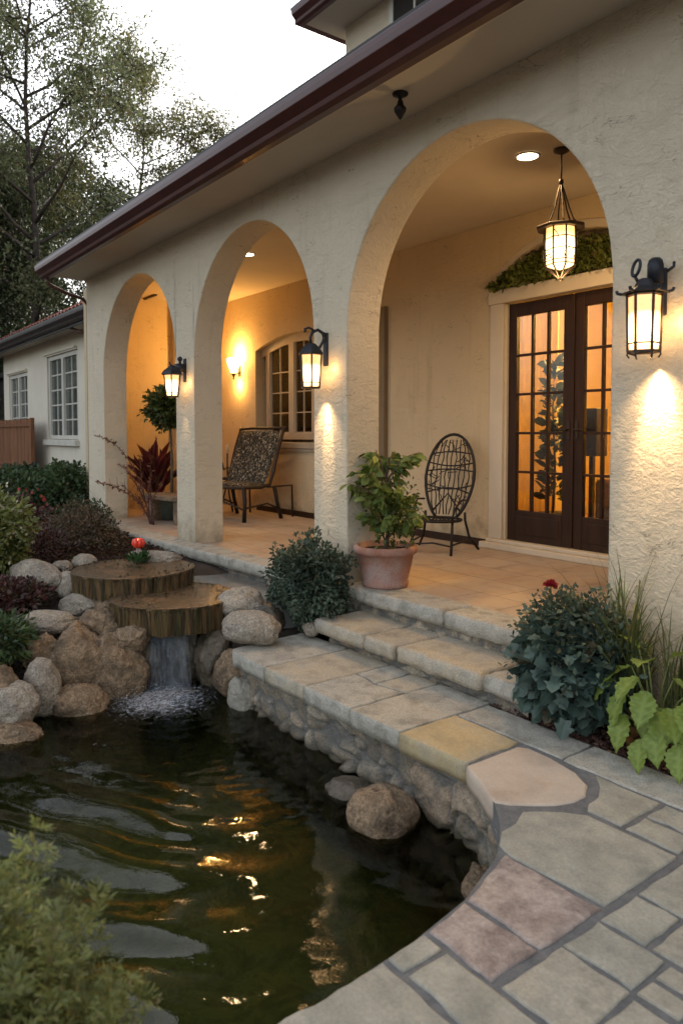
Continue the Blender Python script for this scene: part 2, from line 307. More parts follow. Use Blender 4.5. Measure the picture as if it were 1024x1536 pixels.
def slab(name,poly,zt,th,m,parent,seed=0,rough=.006,bev=.0065,edge=None):
    """stone slab: irregular outline, rounded arris, slightly uneven top"""
    import bmesh
    n=len(poly); P=[]
    for i in range(n):
        a=Vector((*poly[i],0)); b=Vector((*poly[(i+1)%n],0)); L=(b-a).length; k=max(1,int(L/.035))
        for j in range(k):
            p=a+(b-a)*(j/k); nr=Vector((b.y-a.y,a.x-b.x,0)).normalized()
            e=0 if j==0 else 1
            P.append(p+nr*(rough*e*noise.noise(Vector((p.x*13+seed,p.y*13,seed)))*1.6))
    # winding ccw
    ar=sum(P[i].x*P[(i+1)%len(P)].y-P[(i+1)%len(P)].x*P[i].y for i in range(len(P)))
    if ar<0: P=P[::-1]
    N=len(P); c=sum(P,Vector())/N
    def ring(ins,z,jit=0):
        out=[]
        for i,p in enumerate(P):
            t=(P[(i+1)%N]-P[i-1]); nr=Vector((-t.y,t.x,0)).normalized() if t.length>0 else Vector()
            q=p+nr*ins; zz=z+jit*noise.noise(Vector((p.x*9+seed,p.y*9,z*20)))
            q=q+nr*(jit*1.5*noise.noise(Vector((p.x*15,p.y*15+seed,z*40)))); out.append((q.x,q.y,zz))
        return out
    j=rough*1.2
    rings=[ring(.004,zt-th),ring(0,zt-th*.66,j),ring(0,zt-th*.33 if th>bev*2.5 else zt-bev*1.3,j),ring(bev*.3,zt-bev*.45,j*.4),ring(bev,zt)]
    V=[v for r in rings for v in r]; F=[]
    for k in range(len(rings)-1):
        for i in range(N): F.append((k*N+i,k*N+(i+1)%N,(k+1)*N+(i+1)%N,(k+1)*N+i))
    F.append(tuple((len(rings)-1)*N+i for i in range(N))); F.append(tuple(range(N))[::-1])
    me=bpy.data.meshes.new(name); me.from_pydata([(v[0]-c.x,v[1]-c.y,v[2]-zt) for v in V],[],F); me.update()
    o=link(name,me,m,parent,True,(c.x,c.y,zt)); me.polygons[len(F)-2].use_smooth=False; return o

# ============================================================ SETTING: ground, pond, paving
POND=[(-4.05,2.22),(-3.2,2.22),(-2.3,2.22),(-2.0,2.19),(-1.78,2.07),(-1.62,1.93),(-1.53,1.78),(-1.43,1.55),(-1.39,1.3),(-1.37,1.0),(-1.37,.5),(-1.6,0),(-2.4,-.6),(-3.6,-.6),(-4.3,0),(-4.42,.9),(-4.58,1.25),(-4.7,1.6),(-4.82,1.9),(-4.8,2.3),(-4.4,2.4)]
def sdf(X,Y,poly):
    """signed distance, positive inside (numpy)"""
    P=np.array(poly); D=np.full(X.shape,1e9); ins=np.zeros(X.shape,bool)
    for i in range(len(P)):
        a=P[i];b=P[(i+1)%len(P)];e=b-a
        t=np.clip(((X-a[0])*e[0]+(Y-a[1])*e[1])/(e@e),0,1)
        D=np.minimum(D,np.hypot(X-a[0]-t*e[0],Y-a[1]-t*e[1]))
        c=((a[1]>Y)!=(b[1]>Y))&(X<(b[0]-a[0])*(Y-a[1])/(b[1]-a[1]+1e-12)+a[0]); ins^=c
    return np.where(ins,D,-D)
def sm(x,a,b):
    t=np.clip((x-a)/(b-a),0,1); return t*t*(3-2*t)
def vnoise(X,Y,s,seed=0):
    return np.array([noise.noise(Vector((x*s+seed,y*s,seed))) for x,y in zip(X.ravel(),Y.ravel())]).reshape(X.shape)
near_x=np.arange(-8,1.5,.06); near_y=np.arange(-1.5,4,.06)
gx=np.concatenate([[-900,-300,-120,-60,-40],np.arange(-30,-8,.8),near_x,np.arange(1.7,10,1.5),[20,60,200,900]])
gy=np.concatenate([[-900,-300,-100,-40,-20],np.arange(-12,-1.6,1.2),near_y,np.arange(4.2,30,1.5),[40,80,200,900]])
GX,GY=np.meshgrid(gx,gy)
d=sdf(GX,GY,POND)
bed=np.where(GX<-4.15,-.62+.5*sm(-d,0.05,1.2)+.08*sm(-GX,5.5,8),-.36)
bed=np.where((GX<-4.15)&(GY>2.35),np.maximum(bed,-.3+.2*sm(-GX,4.2,6)),bed)
bed=np.where((GX<-7.5),np.minimum(-.04,bed+.1),bed)
h=np.where(d>0,-.66-.5*sm(d,-.05,.22),bed)
h=np.where((GX>-4.2)&(d>-.13),-1.16,h)
h=h+np.where(np.abs(GX)<9,vnoise(GX,GY,3,2)*.03,0)*np.where((GX>-4.1)&(d<0),.2,1)
nx,ny=len(gx),len(gy); idx=np.arange(nx*ny).reshape(ny,nx)
Fq=np.stack([idx[:-1,:-1],idx[:-1,1:],idx[1:,1:],idx[1:,:-1]],-1).reshape(-1,4)
def groundmat():
    m,t,b=newmat('ground_soil_and_pond_bed'); v=coords(t,(1,1,1),False)
    c=ramp(t,[(.018,.012,.008),(.05,.034,.022),(.028,.018,.012)],noi(t,v,14,8,.7),.3,.7).outputs[0]
    a=ramp(t,[(.022,.032,.008),(.10,.125,.035),(.045,.065,.016),(.19,.18,.065)],noi(t,v,5.5,9,.75,.6),.3,.72).outputs[0]
    sx=nn(t,'ShaderNodeSeparateXYZ'); t.links.new(v,sx.inputs[0]); mr=nn(t,'ShaderNodeMapRange'); mr.inputs[1].default_value=-.72; mr.inputs[2].default_value=-.62
    t.links.new(sx.outputs[2],mr.inputs[0]); c=mixc(t,mr.outputs[0],a,c); t.links.new(c,b.inputs['Base Color']); b.inputs['Roughness'].default_value=.95
    t.links.new(bumpn(t,noi(t,v,30,6,.7),1,.03),b.inputs['Normal']); return m
ground=npmesh('ground',np.stack([GX,GY,h],-1).reshape(-1,3),Fq,groundmat(),None,True); tag(ground,kind='structure')

# pond water ------------------------------------------------------------
wx=np.arange(-4.95,-1.28,.0125); wy=np.arange(-.65,2.46,.0125); WX,WY=np.meshgrid(wx,wy)
fx,fy=-4.45,2.0
r=np.hypot(WX-fx,WY-fy)
wa=vnoise(WX,WY,1.1,5)*1.1+vnoise(WX,WY,2.7,9)*.25
rs=np.hypot(WX+4.6,WY-3.5)
msk=np.exp(-(((WX+2.95)**2+(WY-.42)**2)/.95**2)**1.6)
k1=2*PI/.33
H=.0165*np.sin(k1*rs+wa*2.6)*msk*(.85+.5*vnoise(WX,WY,1.3,31))+.006*msk*vnoise(WX,WY,3.2,41)
H+=.0012*np.sin(2*PI/.10*r+wa*7)*(1-msk)*np.exp(-r/3)*(.5+1.2*vnoise(WX,WY,1.6,33))+.0022*vnoise(WX,WY,7.5,53)*(1-msk)+.004*vnoise(WX,WY,3.0,57)*(1-msk)
H+=.0016*vnoise(WX,WY,9,3)*np.exp(-r/1.6)+.004*vnoise(WX,WY,22,7)*np.exp(-r/.55)
H+=.0011*vnoise(WX*.7+WY*.7,(WY-WX)*1.6,6,13)
nx,ny=len(wx),len(wy); idx=np.arange(nx*ny).reshape(ny,nx)
Fq=np.stack([idx[:-1,:-1],idx[:-1,1:],idx[1:,1:],idx[1:,:-1]],-1).reshape(-1,4)
WZ=-.66
def watermat():
    m,t,b=newmat('pond_water'); t.nodes.remove(b)
    v=coords(t,(1,1,1),False); bp=bumpn(t,noi(t,v,26,3,.55,.5),.10,.006)
    fr=nn(t,'ShaderNodeFresnel'); fr.inputs[0].default_value=1.36; t.links.new(bp,fr.inputs['Normal'])
    tr=nn(t,'ShaderNodeBsdfTransparent'); tr.inputs[0].default_value=(.78,.78,.58,1)
    gl=nn(t,'ShaderNodeBsdfGlossy'); gl.inputs['Roughness'].default_value=.02; t.links.new(bp,gl.inputs['Normal'])
    mx=nn(t,'ShaderNodeMixShader'); t.links.new(fr.outputs[0],mx.inputs[0]); t.links.new(tr.outputs[0],mx.inputs[1]); t.links.new(gl.outputs[0],mx.inputs[2])
    t.links.new(mx.outputs[0],t.nodes['Material Output'].inputs[0]); return m
water=npmesh('pond_water',np.stack([WX,WY,H+WZ],-1).reshape(-1,3),Fq,watermat(),None,True); tag(water,kind='structure')

# walkway: mortar bed with stone slabs ------------------------------------------------------------
walk=MB()
bedpoly=[(-4.0,2.24),(-2.35,2.24),(-2.02,2.20),(-1.84,2.09),(-1.72,2.0),(-1.645,1.93),(-1.58,1.85),(-1.53,1.78),(-1.44,1.54),(-1.40,1.3),(-1.38,1.0),(-1.37,.66),(2.5,.6),(2.5,2.76),(-4.08,2.76)]
walk.prism(bedpoly,-.42,-.306)
walkway=walk.build('walkway',M['mortar']); tag(walkway,kind='structure')
g=.0045
def rc(x0,x1,y0,y1,gg=None):
    q=g if gg is None else gg
    return [(x0+q,y0+q),(x1-q,y0+q),(x1-q,y1-q),(x0+q,y1-q)]
sl_=0
def ps(poly,m,th=.09,zt=-.298,**k):
    global sl_; sl_+=1
    return slab('paving_stone',poly,zt,th,m,walkway,sl_*1.37,**k)
Fy=2.165
ps([(-4.03,Fy+.03),(-3.98,Fy),(-3.606,Fy),(-3.606,2.775),(-4.08,2.76)],M['stone'],rough=.006)
ps([(-3.594,Fy),(-3.206,Fy+.004),(-3.206,2.778),(-3.594,2.778)],M['stonewarm'],rough=.006)
ps([(-3.194,Fy),(-2.806,Fy+.006),(-2.806,2.53),(-3.0,2.49),(-3.1,2.51),(-3.194,2.515)],M['stone'],rough=.006)
ps([(-3.194,2.53),(-3.09,2.525),(-3.012,2.505),(-3.012,2.778),(-3.194,2.778)],M['stone'])
ps([(-3.0,2.505),(-2.806,2.545),(-2.806,2.778),(-3.0,2.778)],M['stonewarm'])
ps([(-2.794,Fy),(-2.446,Fy+.01),(-2.436,2.778),(-2.794,2.778)],M['stone'],rough=.006)
ps([(-2.434,Fy),(-2.25,Fy+.01),(-2.045,Fy+.02),(-2.045,2.515),(-2.434,2.525)],M['pave_yellow'],rough=.005)
ps([(-2.426,2.535),(-1.835,2.535),(-1.835,2.745),(-2.426,2.745)],M['stone'])
ps([(-1.823,2.53),(-1.05,2.53),(-1.05,2.745),(-1.823,2.745)],M['stone'])
ps([(-1.038,2.53),(-.35,2.53),(-.35,2.745),(-1.038,2.745)],M['stone'])
ps([(-.338,2.53),(.5,2.53),(.5,2.745),(-.338,2.745)],M['pave_grey'])
ps([(-2.03,2.17),(-2.025,2.48),(-1.98,2.51),(-1.86,2.505),(-1.72,2.475),(-1.63,2.42),(-1.585,2.34),(-1.585,2.27),(-1.61,2.2),(-1.66,2.13),(-1.715,2.065),(-1.76,2.035),(-1.80,2.045),(-1.9,2.105),(-1.98,2.14)],M['pave_peach'],th=.09,rough=.001,bev=.012)
ps([(-1.52,2.255),(-1.39,2.255),(-1.39,2.51),(-1.66,2.51),(-1.60,2.45),(-1.555,2.37),(-1.548,2.3)],M['pave_green'],th=.06)
ps(rc(-1.375,-1.18,2.385,2.515),M['pave_green'],th=.06); ps(rc(-1.375,-1.18,2.25,2.375),M['pave_green'],th=.06)
ps([(-1.62,1.98),(-1.655,2.06),(-1.63,2.1),(-1.57,2.17),(-1.50,2.225),(-1.175,2.232),(-1.175,1.832),(-1.50,1.81),(-1.565,1.83),(-1.615,1.9)],M['pave_green'],th=.08,rough=.002)
ps([(-1.515,1.805),(-1.43,1.54),(-1.175,1.54),(-1.175,1.812)],M['pave_pink'],th=.08)
ps([(-1.425,1.52),(-1.40,1.355),(-1.175,1.353),(-1.175,1.528)],M['pave_pink'],th=.08)
ps([(-1.398,1.335),(-1.388,1.2),(-1.33,1.2),(-1.33,1.335)],M['pave_green'],th=.08)
ps([(-1.31,1.335),(-1.31,1.2),(-1.0,1.2),(-1.0,1.335)],M['pave_green'],th=.06)
ps([(-1.386,1.18),(-1.378,.7),(-1.0,.7),(-1.0,1.18)],M['pave_green'],th=.08)
near=[(-1.15,-.945,1.355,1.595,1),(-1.15,-.95,1.6,1.76,0),(-1.15,-1.012,1.768,1.948,0),(-1.15,-.80,1.955,2.23,0),(-1.0,-.80,1.77,1.94,0),(-.94,-.83,1.685,1.755,1),(-.94,-.83,1.6,1.67,0),
 (-.935,-.62,1.36,1.58,0),(-.82,-.62,1.6,1.755,0),(-.785,-.45,1.77,1.94,1),(-.785,-.5,1.96,2.22,0),(-1.16,-.9,2.25,2.51,0),(-.89,-.6,2.25,2.51,1),(-.59,-.1,2.25,2.51,0),(-.09,.5,2.25,2.51,0),
 (-.985,-.7,1.2,1.345,0),(-.69,-.3,1.2,1.345,1),(-.61,-.2,1.36,1.75,0),(-.44,0,1.77,1.94,0),(-.49,.1,1.96,2.22,1),(-.985,-.5,.72,1.18,0),(-.49,.1,.72,1.18,0),(-.19,.4,1.2,1.75,1)]
for x0,x1,y0,y1,c in near: ps(rc(x0,x1,y0,y1,.003),M['pave_grey'] if c else M['pave_green'] if (x0*7)%1>.5 else M['pave_grey'],th=.05)

# pond retaining wall of rubble ------------------------------------------------------------
def stonefield(q,k=1.0):
    q=Vector(q); q=q+Vector((noise.noise(q*1.3),noise.noise(q*1.3+Vector((9,0,0))),noise.noise(q*1.3+Vector((0,9,0)))))*.75
    dv,pv=noise.voronoi(q*k); e=dv[1]-dv[0]; c=pv[0]
    return e,noise.cell(c*7.3),noise.cell(c*3.1+Vector((5,5,5))),q
def tintmesh(o,T):
    a=o.data.color_attributes.new('tint','FLOAT_COLOR','POINT'); n=len(o.data.vertices)
    A=np.ones((n,4),dtype=np.float32)*.5; T=np.array(T,dtype=np.float32); A[:len(T),:3]=T; a.data.foreach_set('color',A.ravel())
def polyline_pts(P,step):
    out=[]
    for a,b in zip(P[:-1],P[1:]):
        a=Vector((*a,0));b=Vector((*b,0));n=max(1,int((b-a).length/step))
        for i in range(n): out.append((a+(b-a)*i/n,(b-a).normalized()))
    return out
WP=[(-4.02,2.38),(-4.0,2.23),(-3.2,2.225),(-2.3,2.225),(-2.02,2.19),(-1.80,2.08),(-1.64,1.94),(-1.55,1.79),(-1.44,1.55),(-1.40,1.3),(-1.38,.9),(-1.38,.5)]
rw=MB(); pts=polyline_pts(WP,.012); nz=64; vs=[];fs=[];RT=[]
import mathutils
for i,(p,dr) in enumerate(pts):
    nr=Vector((-dr.y,dr.x,0))*-1   # towards the water
    for k in range(nz):
        z=-1.0+(-.385+1.0)*k/(nz-1); e,c1,c2,q=stonefield((p.x*4.6,p.y*4.6,z*6.2))
        off=.045*min(1,max(0,e-.07)*4.5)**.55*(.7+.5*c1)+.012*noise.noise(q*.9)+.007*noise.noise(q*4)+.003*noise.noise(q*11)
        RT.append((c1,c2,min(1,max(0,e-.06)*9)))
        vs.append(p+nr*(off-.03)+Vector((0,0,z)))
for i in range(len(pts)-1):
    for k in range(nz-1): fs.append((i*nz+k,(i+1)*nz+k,(i+1)*nz+k+1,i*nz+k+1))
rw.add(vs,fs)
back=[(p.x+(-dr.y)*.1,p.y+dr.x*.1) for p,dr in pts]
n0=len(rw.V)
rw.V+=[(x,y,-.385) for x,y in back]
for i in range(len(pts)-1): rw.F.append((i*nz+nz-1,(i+1)*nz+nz-1,n0+i+1,n0+i))
def rubblemat():
    m,t,b=newmat('rubble_wall'); v=coords(t,(1,1,1),False)
    at=nn(t,'ShaderNodeAttribute',attribute_name='tint'); sp=nn(t,'ShaderNodeSeparateColor'); t.links.new(at.outputs['Color'],sp.inputs[0])
    c=ramp(t,[(.27,.22,.155),(.48,.405,.295),(.38,.275,.18),(.54,.465,.35),(.36,.305,.235)],sp.outputs[0],.0,1).outputs[0]
    n0=noi(t,v,9,8,.7); mn=nn(t,'ShaderNodeMapRange'); mn.inputs[1].default_value=.3; mn.inputs[2].default_value=.7; mn.inputs[3].default_value=.62; mn.inputs[4].default_value=1.3; t.links.new(n0,mn.inputs[0])
    hv=nn(t,'ShaderNodeHueSaturation'); t.links.new(mn.outputs[0],hv.inputs['Value']); t.links.new(c,hv.inputs['Color']); c=hv.outputs[0]
    c=mixc(t,sp.outputs[2],(.17,.16,.14),c)
    g1=noi(t,v,95,5,.75); g3=nn(t,'ShaderNodeMapRange'); g3.inputs[1].default_value=.36; g3.inputs[2].default_value=.62; g3.inputs[3].default_value=.6; g3.inputs[4].default_value=1.2; t.links.new(g1,g3.inputs[0])
    gh=nn(t,'ShaderNodeHueSaturation'); t.links.new(g3.outputs[0],gh.inputs['Value']); t.links.new(c,gh.inputs['Color']); c=gh.outputs[0]
    mr=nn(t,'ShaderNodeMapRange'); mr.inputs[1].default_value=.48; mr.inputs[2].default_value=.62; mr.inputs[4].default_value=.65; t.links.new(noi(t,v,10,8,.7),mr.inputs[0])
    c=mixc(t,mr.outputs[0],c,(.12,.12,.1))
    sx=nn(t,'ShaderNodeSeparateXYZ'); t.links.new(v,sx.inputs[0]); m2=nn(t,'ShaderNodeMapRange'); m2.inputs[1].default_value=-.66; m2.inputs[2].default_value=-.60; m2.inputs[3].default_value=1; m2.inputs[4].default_value=0; t.links.new(sx.outputs[2],m2.inputs[0])
    c=mixc(t,m2.outputs[0],c,(.07,.055,.03)); t.links.new(c,b.inputs['Base Color']); b.inputs['Roughness'].default_value=.88
    t.links.new(bumpn(t,noi(t,v,50,6,.65),.8,.01,bumpn(t,noi(t,v,16,4,.6),.6,.02)),b.inputs['Normal']); return m
M['rubblewall']=rubblemat()
rwo=rw.build('retaining_wall',M['rubblewall'],None,True); tintmesh(rwo,RT); tag(rwo,'rubble stone retaining wall rising from the pond under the walkway slabs','retaining wall')

# steps ------------------------------------------------------------
steps=thing('stone_step','single broad stone step with thick rounded treads between walkway and porch floor','step',(-3.1,2.75,-.3))
def child(o,p): o.parent=p; o.location=Vector(o.location)-p.location; return o
def riser(name,x0,x1,yf,yb,z0,z1,parent,m=None,seed=0):
    nx=int((x1-x0)/.012); nz=12; vs=[];fs=[];T=[]
    for i in range(nx+1):
        for k in range(nz+1):
            x=x0+(x1-x0)*i/nx; z=z0+(z1-z0)*k/nz; e,c1,c2,q=stonefield((x*4.6+seed,seed,z*7)); T.append((c1,c2,min(1,max(0,e-.06)*9)))
            vs.append((x,yf-.02*min(1,max(0,e-.05)*3)**.6-.008*noise.noise(q*3)-.003*noise.noise(q*9),z))
    for i in range(nx):
        for k in range(nz): fs.append((i*(nz+1)+k,(i+1)*(nz+1)+k,(i+1)*(nz+1)+k+1,i*(nz+1)+k+1))
    mb=MB(); mb.add(vs,fs)
    for xs,inv in ((0,1),(nx,0)):
        b0=len(mb.V); mb.V+=[(x0 if xs==0 else x1,yb,z0),(x0 if xs==0 else x1,yb,z1)]
        a=xs*(nz+1); f=tuple([a+k for k in range(nz+1)]+[b0+1,b0]); mb.F.append(f if inv==0 else f[::-1])
    o=mb.build(name,m or M['rubblewall'],parent,True,world=parent is not None); tintmesh(o,T); return o
riser('riser',-3.80,-2.2,2.79,3.1,-.31,-.235,steps,seed=4)
tre=[(-3.87,-3.37,2.70),(-3.36,-3.09,2.705),(-3.08,-2.465,2.715),(-2.455,-2.17,2.735)]
for i,(a,b,y) in enumerate(tre):
    child(slab('tread',[(a+.004,y),((a+b)/2,y-.006),(b-.004,y),(b-.004,3.12),(a+.004,3.12)],-.15,.085,M['stonewarm'] if i!=3 else M['stone'],None,seed=40+i,rough=.014,bev=.019),steps)

# patio (porch floor) ------------------------------------------------------------
def flooring():
    m,t,b=newmat('porch_floor_tiles'); v=coords(t,(1,1,1),False)
    mp=nn(t,'ShaderNodeMapping'); mp.inputs['Rotation'].default_value=(0,0,R_(2)); mp.inputs['Location'].default_value=(.13,.07,0); t.links.new(v,mp.inputs[0])
    nz=nn(t,'ShaderNodeTexNoise'); nz.inputs['Scale'].default_value=2.2; t.links.new(v,nz.inputs['Vector'])
    vm=nn(t,'ShaderNodeVectorMath',operation='MULTIPLY_ADD'); vm.inputs[1].default_value=(.05,.05,0); t.links.new(nz.outputs['Color'],vm.inputs[0]); t.links.new(mp.outputs[0],vm.inputs[2])
    br=nn(t,'ShaderNodeTexBrick'); br.inputs['Scale'].default_value=1; br.inputs['Brick Width'].default_value=.58; br.inputs['Row Height'].default_value=.36; br.inputs['Mortar Size'].default_value=.004; br.inputs['Mortar Smooth'].default_value=.4; br.offset=.37; br.squash=.7; br.squash_frequency=3
    br.inputs['Color1'].default_value=(0,0,0,1); br.inputs['Color2'].default_value=(1,1,1,1); br.inputs['Mortar'].default_value=(.5,.5,.5,1); br.inputs['Bias'].default_value=0
    t.links.new(vm.outputs[0],br.inputs['Vector'])
    c=ramp(t,[(.34,.22,.15),(.42,.31,.215),(.38,.27,.19),(.46,.36,.26)],br.outputs['Color'],0,1).outputs[0]
    mr=nn(t,'ShaderNodeMapRange'); mr.inputs[1].default_value=.42; mr.inputs[2].default_value=.7; mr.inputs[4].default_value=.7; t.links.new(noi(t,v,3.3,8,.65,.5),mr.inputs[0]); c=mixc(t,mr.outputs[0],c,(.42,.36,.29))
    mr2=nn(t,'ShaderNodeMapRange'); mr2.inputs[1].default_value=.5; mr2.inputs[2].default_value=.72; mr2.inputs[4].default_value=.6; t.links.new(noi(t,v,5.1,8,.7),mr2.inputs[0]); c=mixc(t,mr2.outputs[0],c,(.2,.13,.1))
    c=mixc(t,br.outputs['Fac'],c,(.20,.15,.115)); t.links.new(c,b.inputs['Base Color']); b.inputs['Roughness'].default_value=.6
    inv=nn(t,'ShaderNodeMath',operation='SUBTRACT'); inv.inputs[0].default_value=1; t.links.new(br.outputs['Fac'],inv.inputs[1])
    t.links.new(bumpn(t,noi(t,v,40,5,.6),.3,.004,bumpn(t,inv.outputs[0],.8,.006)),b.inputs['Normal']); return m
pat=MB(); pat.prism([(-10.3,3.36),(-9.0,3.1),(-8.9,3.06),(-6,3.16),(-4.3,3.24),(-3.9,3.30),(-2.0,3.30),(1.5,3.36),(1.5,5.6),(-10.3,5.6)],-.4,0.0)
patio=pat.build('patio',flooring()); tag(patio,kind='structure')
patio.data.materials.append(M['stone'])
edge=[(-9.0,2.86),(-8.0,2.85),(-7.1,2.85),(-6.1,2.90),(-5.1,2.955),(-4.42,2.985),(-4.0,3.04),(-3.03,3.045),(-2.4,3.04),(-1.9,3.04)]
def ey(x):
    for (a,ya),(b,yb) in zip(edge[:-1],edge[1:]):
        if a<=x<=b: return ya+(yb-ya)*(x-a)/(b-a)
    return edge[0][1] if x<edge[0][0] else edge[-1][1]
cuts=[-9.05,-8.1,-7.3,-6.3,-5.45,-4.7,-4.02,-3.04,-1.9]
for i,(a,b) in enumerate(zip(cuts[:-1],cuts[1:])):
    yi=[3.12,3.12,3.13,3.17,3.2,3.26,3.315,3.315][i]
    poly=[(a+.004,ey(a+.004)+(.1 if i==0 else 0)),((2*a+b)/3,ey((2*a+b)/3)+(.02 if i==0 else 0)),((a+2*b)/3,ey((a+2*b)/3)),(b-.004,ey(b)),(b-.004,yi),(a+.004,yi)]
    slab('edging_stone',poly,.008,.095,M['stone'],patio,seed=60+i,rough=.013,bev=.019)
pr=MB(); vs=[];fs=[]
N=560;PT_=[]
for i in range(N+1):
    x=-9.0+(7.1)*i/N
    for k in range(13):
        z=-.42+(.36)*k/12; e,c1,c2,q=stonefield((x*4.4,3,z*6.5)); PT_.append((c1,c2,min(1,max(0,e-.06)*9))); vs.append((x,ey(x)+.05-.02*min(1,max(0,e-.05)*3)**.6-.006*noise.noise(q*5),z))
for i in range(N):
    for k in range(12): fs.append((i*13+k,(i+1)*13+k,(i+1)*13+k+1,i*13+k+1))
pr.add(vs,fs); tintmesh(pr.build('riser',M['rubblewall'],patio,True),PT_)

# ============================================================ MAIN HOUSE
house=thing('house','large cream stucco house with three arches and a long brown gutter','house',(-5,3.08,0))
def wallopen(x0,x1,z0,z1,yf,th,ops):
    """wall along X with openings (xa,xb,zbot,func(x)->ztop,n)"""
    mb=MB()
    xs=[x0]
    def quad(a,b,c,d): mb.add([a,b,c,d],[(0,1,2,3)])
    def rect(xa,xb,za,zb):
        quad((xa,yf,za),(xb,yf,za),(xb,yf,zb),(xa,yf,zb)); quad((xb,yf+th,za),(xa,yf+th,za),(xa,yf+th,zb),(xb,yf+th,zb))
    cur=x0
    for xa,xb,zb,fn,n in ops:
        zs=sorted({z0,zb,fn(xa),z1})
        zz=[z0]+([zb] if zb>z0 else [])+[fn(xa)]+[z1]
        prev=None
        L=zz if cur!=x0 else zz
        # pier: split at both neighbours' levels
        lev=sorted(set(zz+(lastlev if cur!=x0 else [])))
        for a,b in zip(lev[:-1],lev[1:]): rect(cur,xa,a,b)
        lastlev=[z0]+([zb] if zb>z0 else [])+[fn(xb)]+[z1]
        X=[xa+(xb-xa)*(1-math.cos(PI*i/n))/2 for i in range(n+1)]
        for a,b in zip(X[:-1],X[1:]):
            za,zc=fn(a),fn(b)
            quad((a,yf,za),(b,yf,zc),(b,yf,z1),(a,yf,z1)); quad((b,yf+th,zc),(a,yf+th,za),(a,yf+th,z1),(b,yf+th,z1))
            quad((a,yf,za),(a,yf+th,za),(b,yf+th,zc),(b,yf,zc))
            if zb>z0:
                quad((a,yf,z0),(b,yf,z0),(b,yf,zb),(a,yf,zb)); quad((b,yf+th,z0),(a,yf+th,z0),(a,yf+th,zb),(b,yf+th,zb))
                quad((a,yf,zb),(b,yf,zb),(b,yf+th,zb),(a,yf+th,zb))
        quad((xa,yf,zb),(xa,yf+th,zb),(xa,yf+th,fn(xa)),(xa,yf,fn(xa))) ; quad((xb,yf+th,zb),(xb,yf,zb),(xb,yf,fn(xb)),(xb,yf+th,fn(xb)))
        cur=xb
    lev=sorted(set(lastlev)) if ops else [z0,z1]
    for a,b in zip(lev[:-1],lev[1:]): rect(cur,x1,a,b)
    quad((x0,yf+th,z0),(x0,yf,z0),(x0,yf,z1),(x0,yf+th,z1)); quad((x1,yf,z0),(x1,yf+th,z0),(x1,yf+th,z1),(x1,yf,z1))
    quad((x0,yf,z1),(x1,yf,z1),(x1,yf+th,z1),(x0,yf+th,z1))
    return mb
def merge(o,dist=.0005):
    import bmesh
    bm=bmesh.new(); bm.from_mesh(o.data); bmesh.ops.remove_doubles(bm,verts=bm.verts,dist=dist); bmesh.ops.recalc_face_normals(bm,faces=bm.faces); bm.to_mesh(o.data); bm.free()
def arch(xc,rx,zs,rz): return lambda x: zs+rz*math.sqrt(max(0,1-((x-xc)/rx)**2))
YF=3.08; TH=.29
ops=[(-8.84,-6.78,-.5,arch(-7.81,1.03,1.76,1.02),36),(-6.37,-4.41,-.5,arch(-5.39,.98,1.77,1.02),36),(-4.01,-1.99,-.5,arch(-3.0,1.01,1.77,1.01),40)]
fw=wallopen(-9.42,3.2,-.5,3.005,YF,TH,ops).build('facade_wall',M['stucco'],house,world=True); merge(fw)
b=fw.modifiers.new('bevel','BEVEL'); b.width=.012; b.segments=3; b.limit_method='ANGLE'; b.angle_limit=R_(50)
YB=5.15
seg=lambda xc,rx,zs,rz: (lambda x: zs+rz*math.sqrt(max(0,1-((x-xc)/rx)**2)))
def segarc(xc,hw,zs,rise):
    Rr=(hw*hw+rise*rise)/(2*rise); zc=zs+rise-Rr
    return lambda x: zc+math.sqrt(max(0,Rr*Rr-(x-xc)**2))
wfn=segarc(-7.78,.98,2.17,.16); lfn=segarc(-3.69,.86,2.33,.37)
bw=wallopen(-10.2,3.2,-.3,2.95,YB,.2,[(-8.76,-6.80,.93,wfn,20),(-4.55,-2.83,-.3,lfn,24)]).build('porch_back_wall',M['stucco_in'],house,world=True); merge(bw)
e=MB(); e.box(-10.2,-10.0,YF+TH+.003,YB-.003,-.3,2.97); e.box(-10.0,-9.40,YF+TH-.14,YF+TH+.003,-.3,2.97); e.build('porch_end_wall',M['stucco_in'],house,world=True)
e=MB(); e.box(-10.2,3.2,YF+TH+.002,YB+.2,2.952,3.0); e.build('porch_ceiling',M['ceil'],house,world=True)
e=MB(); e.box(-8.72,-4.6,YB-.018,YB+.01,-.02,.07); e.build('skirting',M['door'],house,world=True)
# flat pilaster on the back wall between the window and the door
e=MB(); e.box(-6.17,-5.99,YB-.05,YB+.005,0,2.4); e.box(-6.0,-5.985,YB-.056,YB+.004,0,2.4); e.build('pilaster',mat('olive_trim',[(.17,.125,.075),(.21,.16,.095)],4,.75,.2,60),house,world=True,bevel=.004)
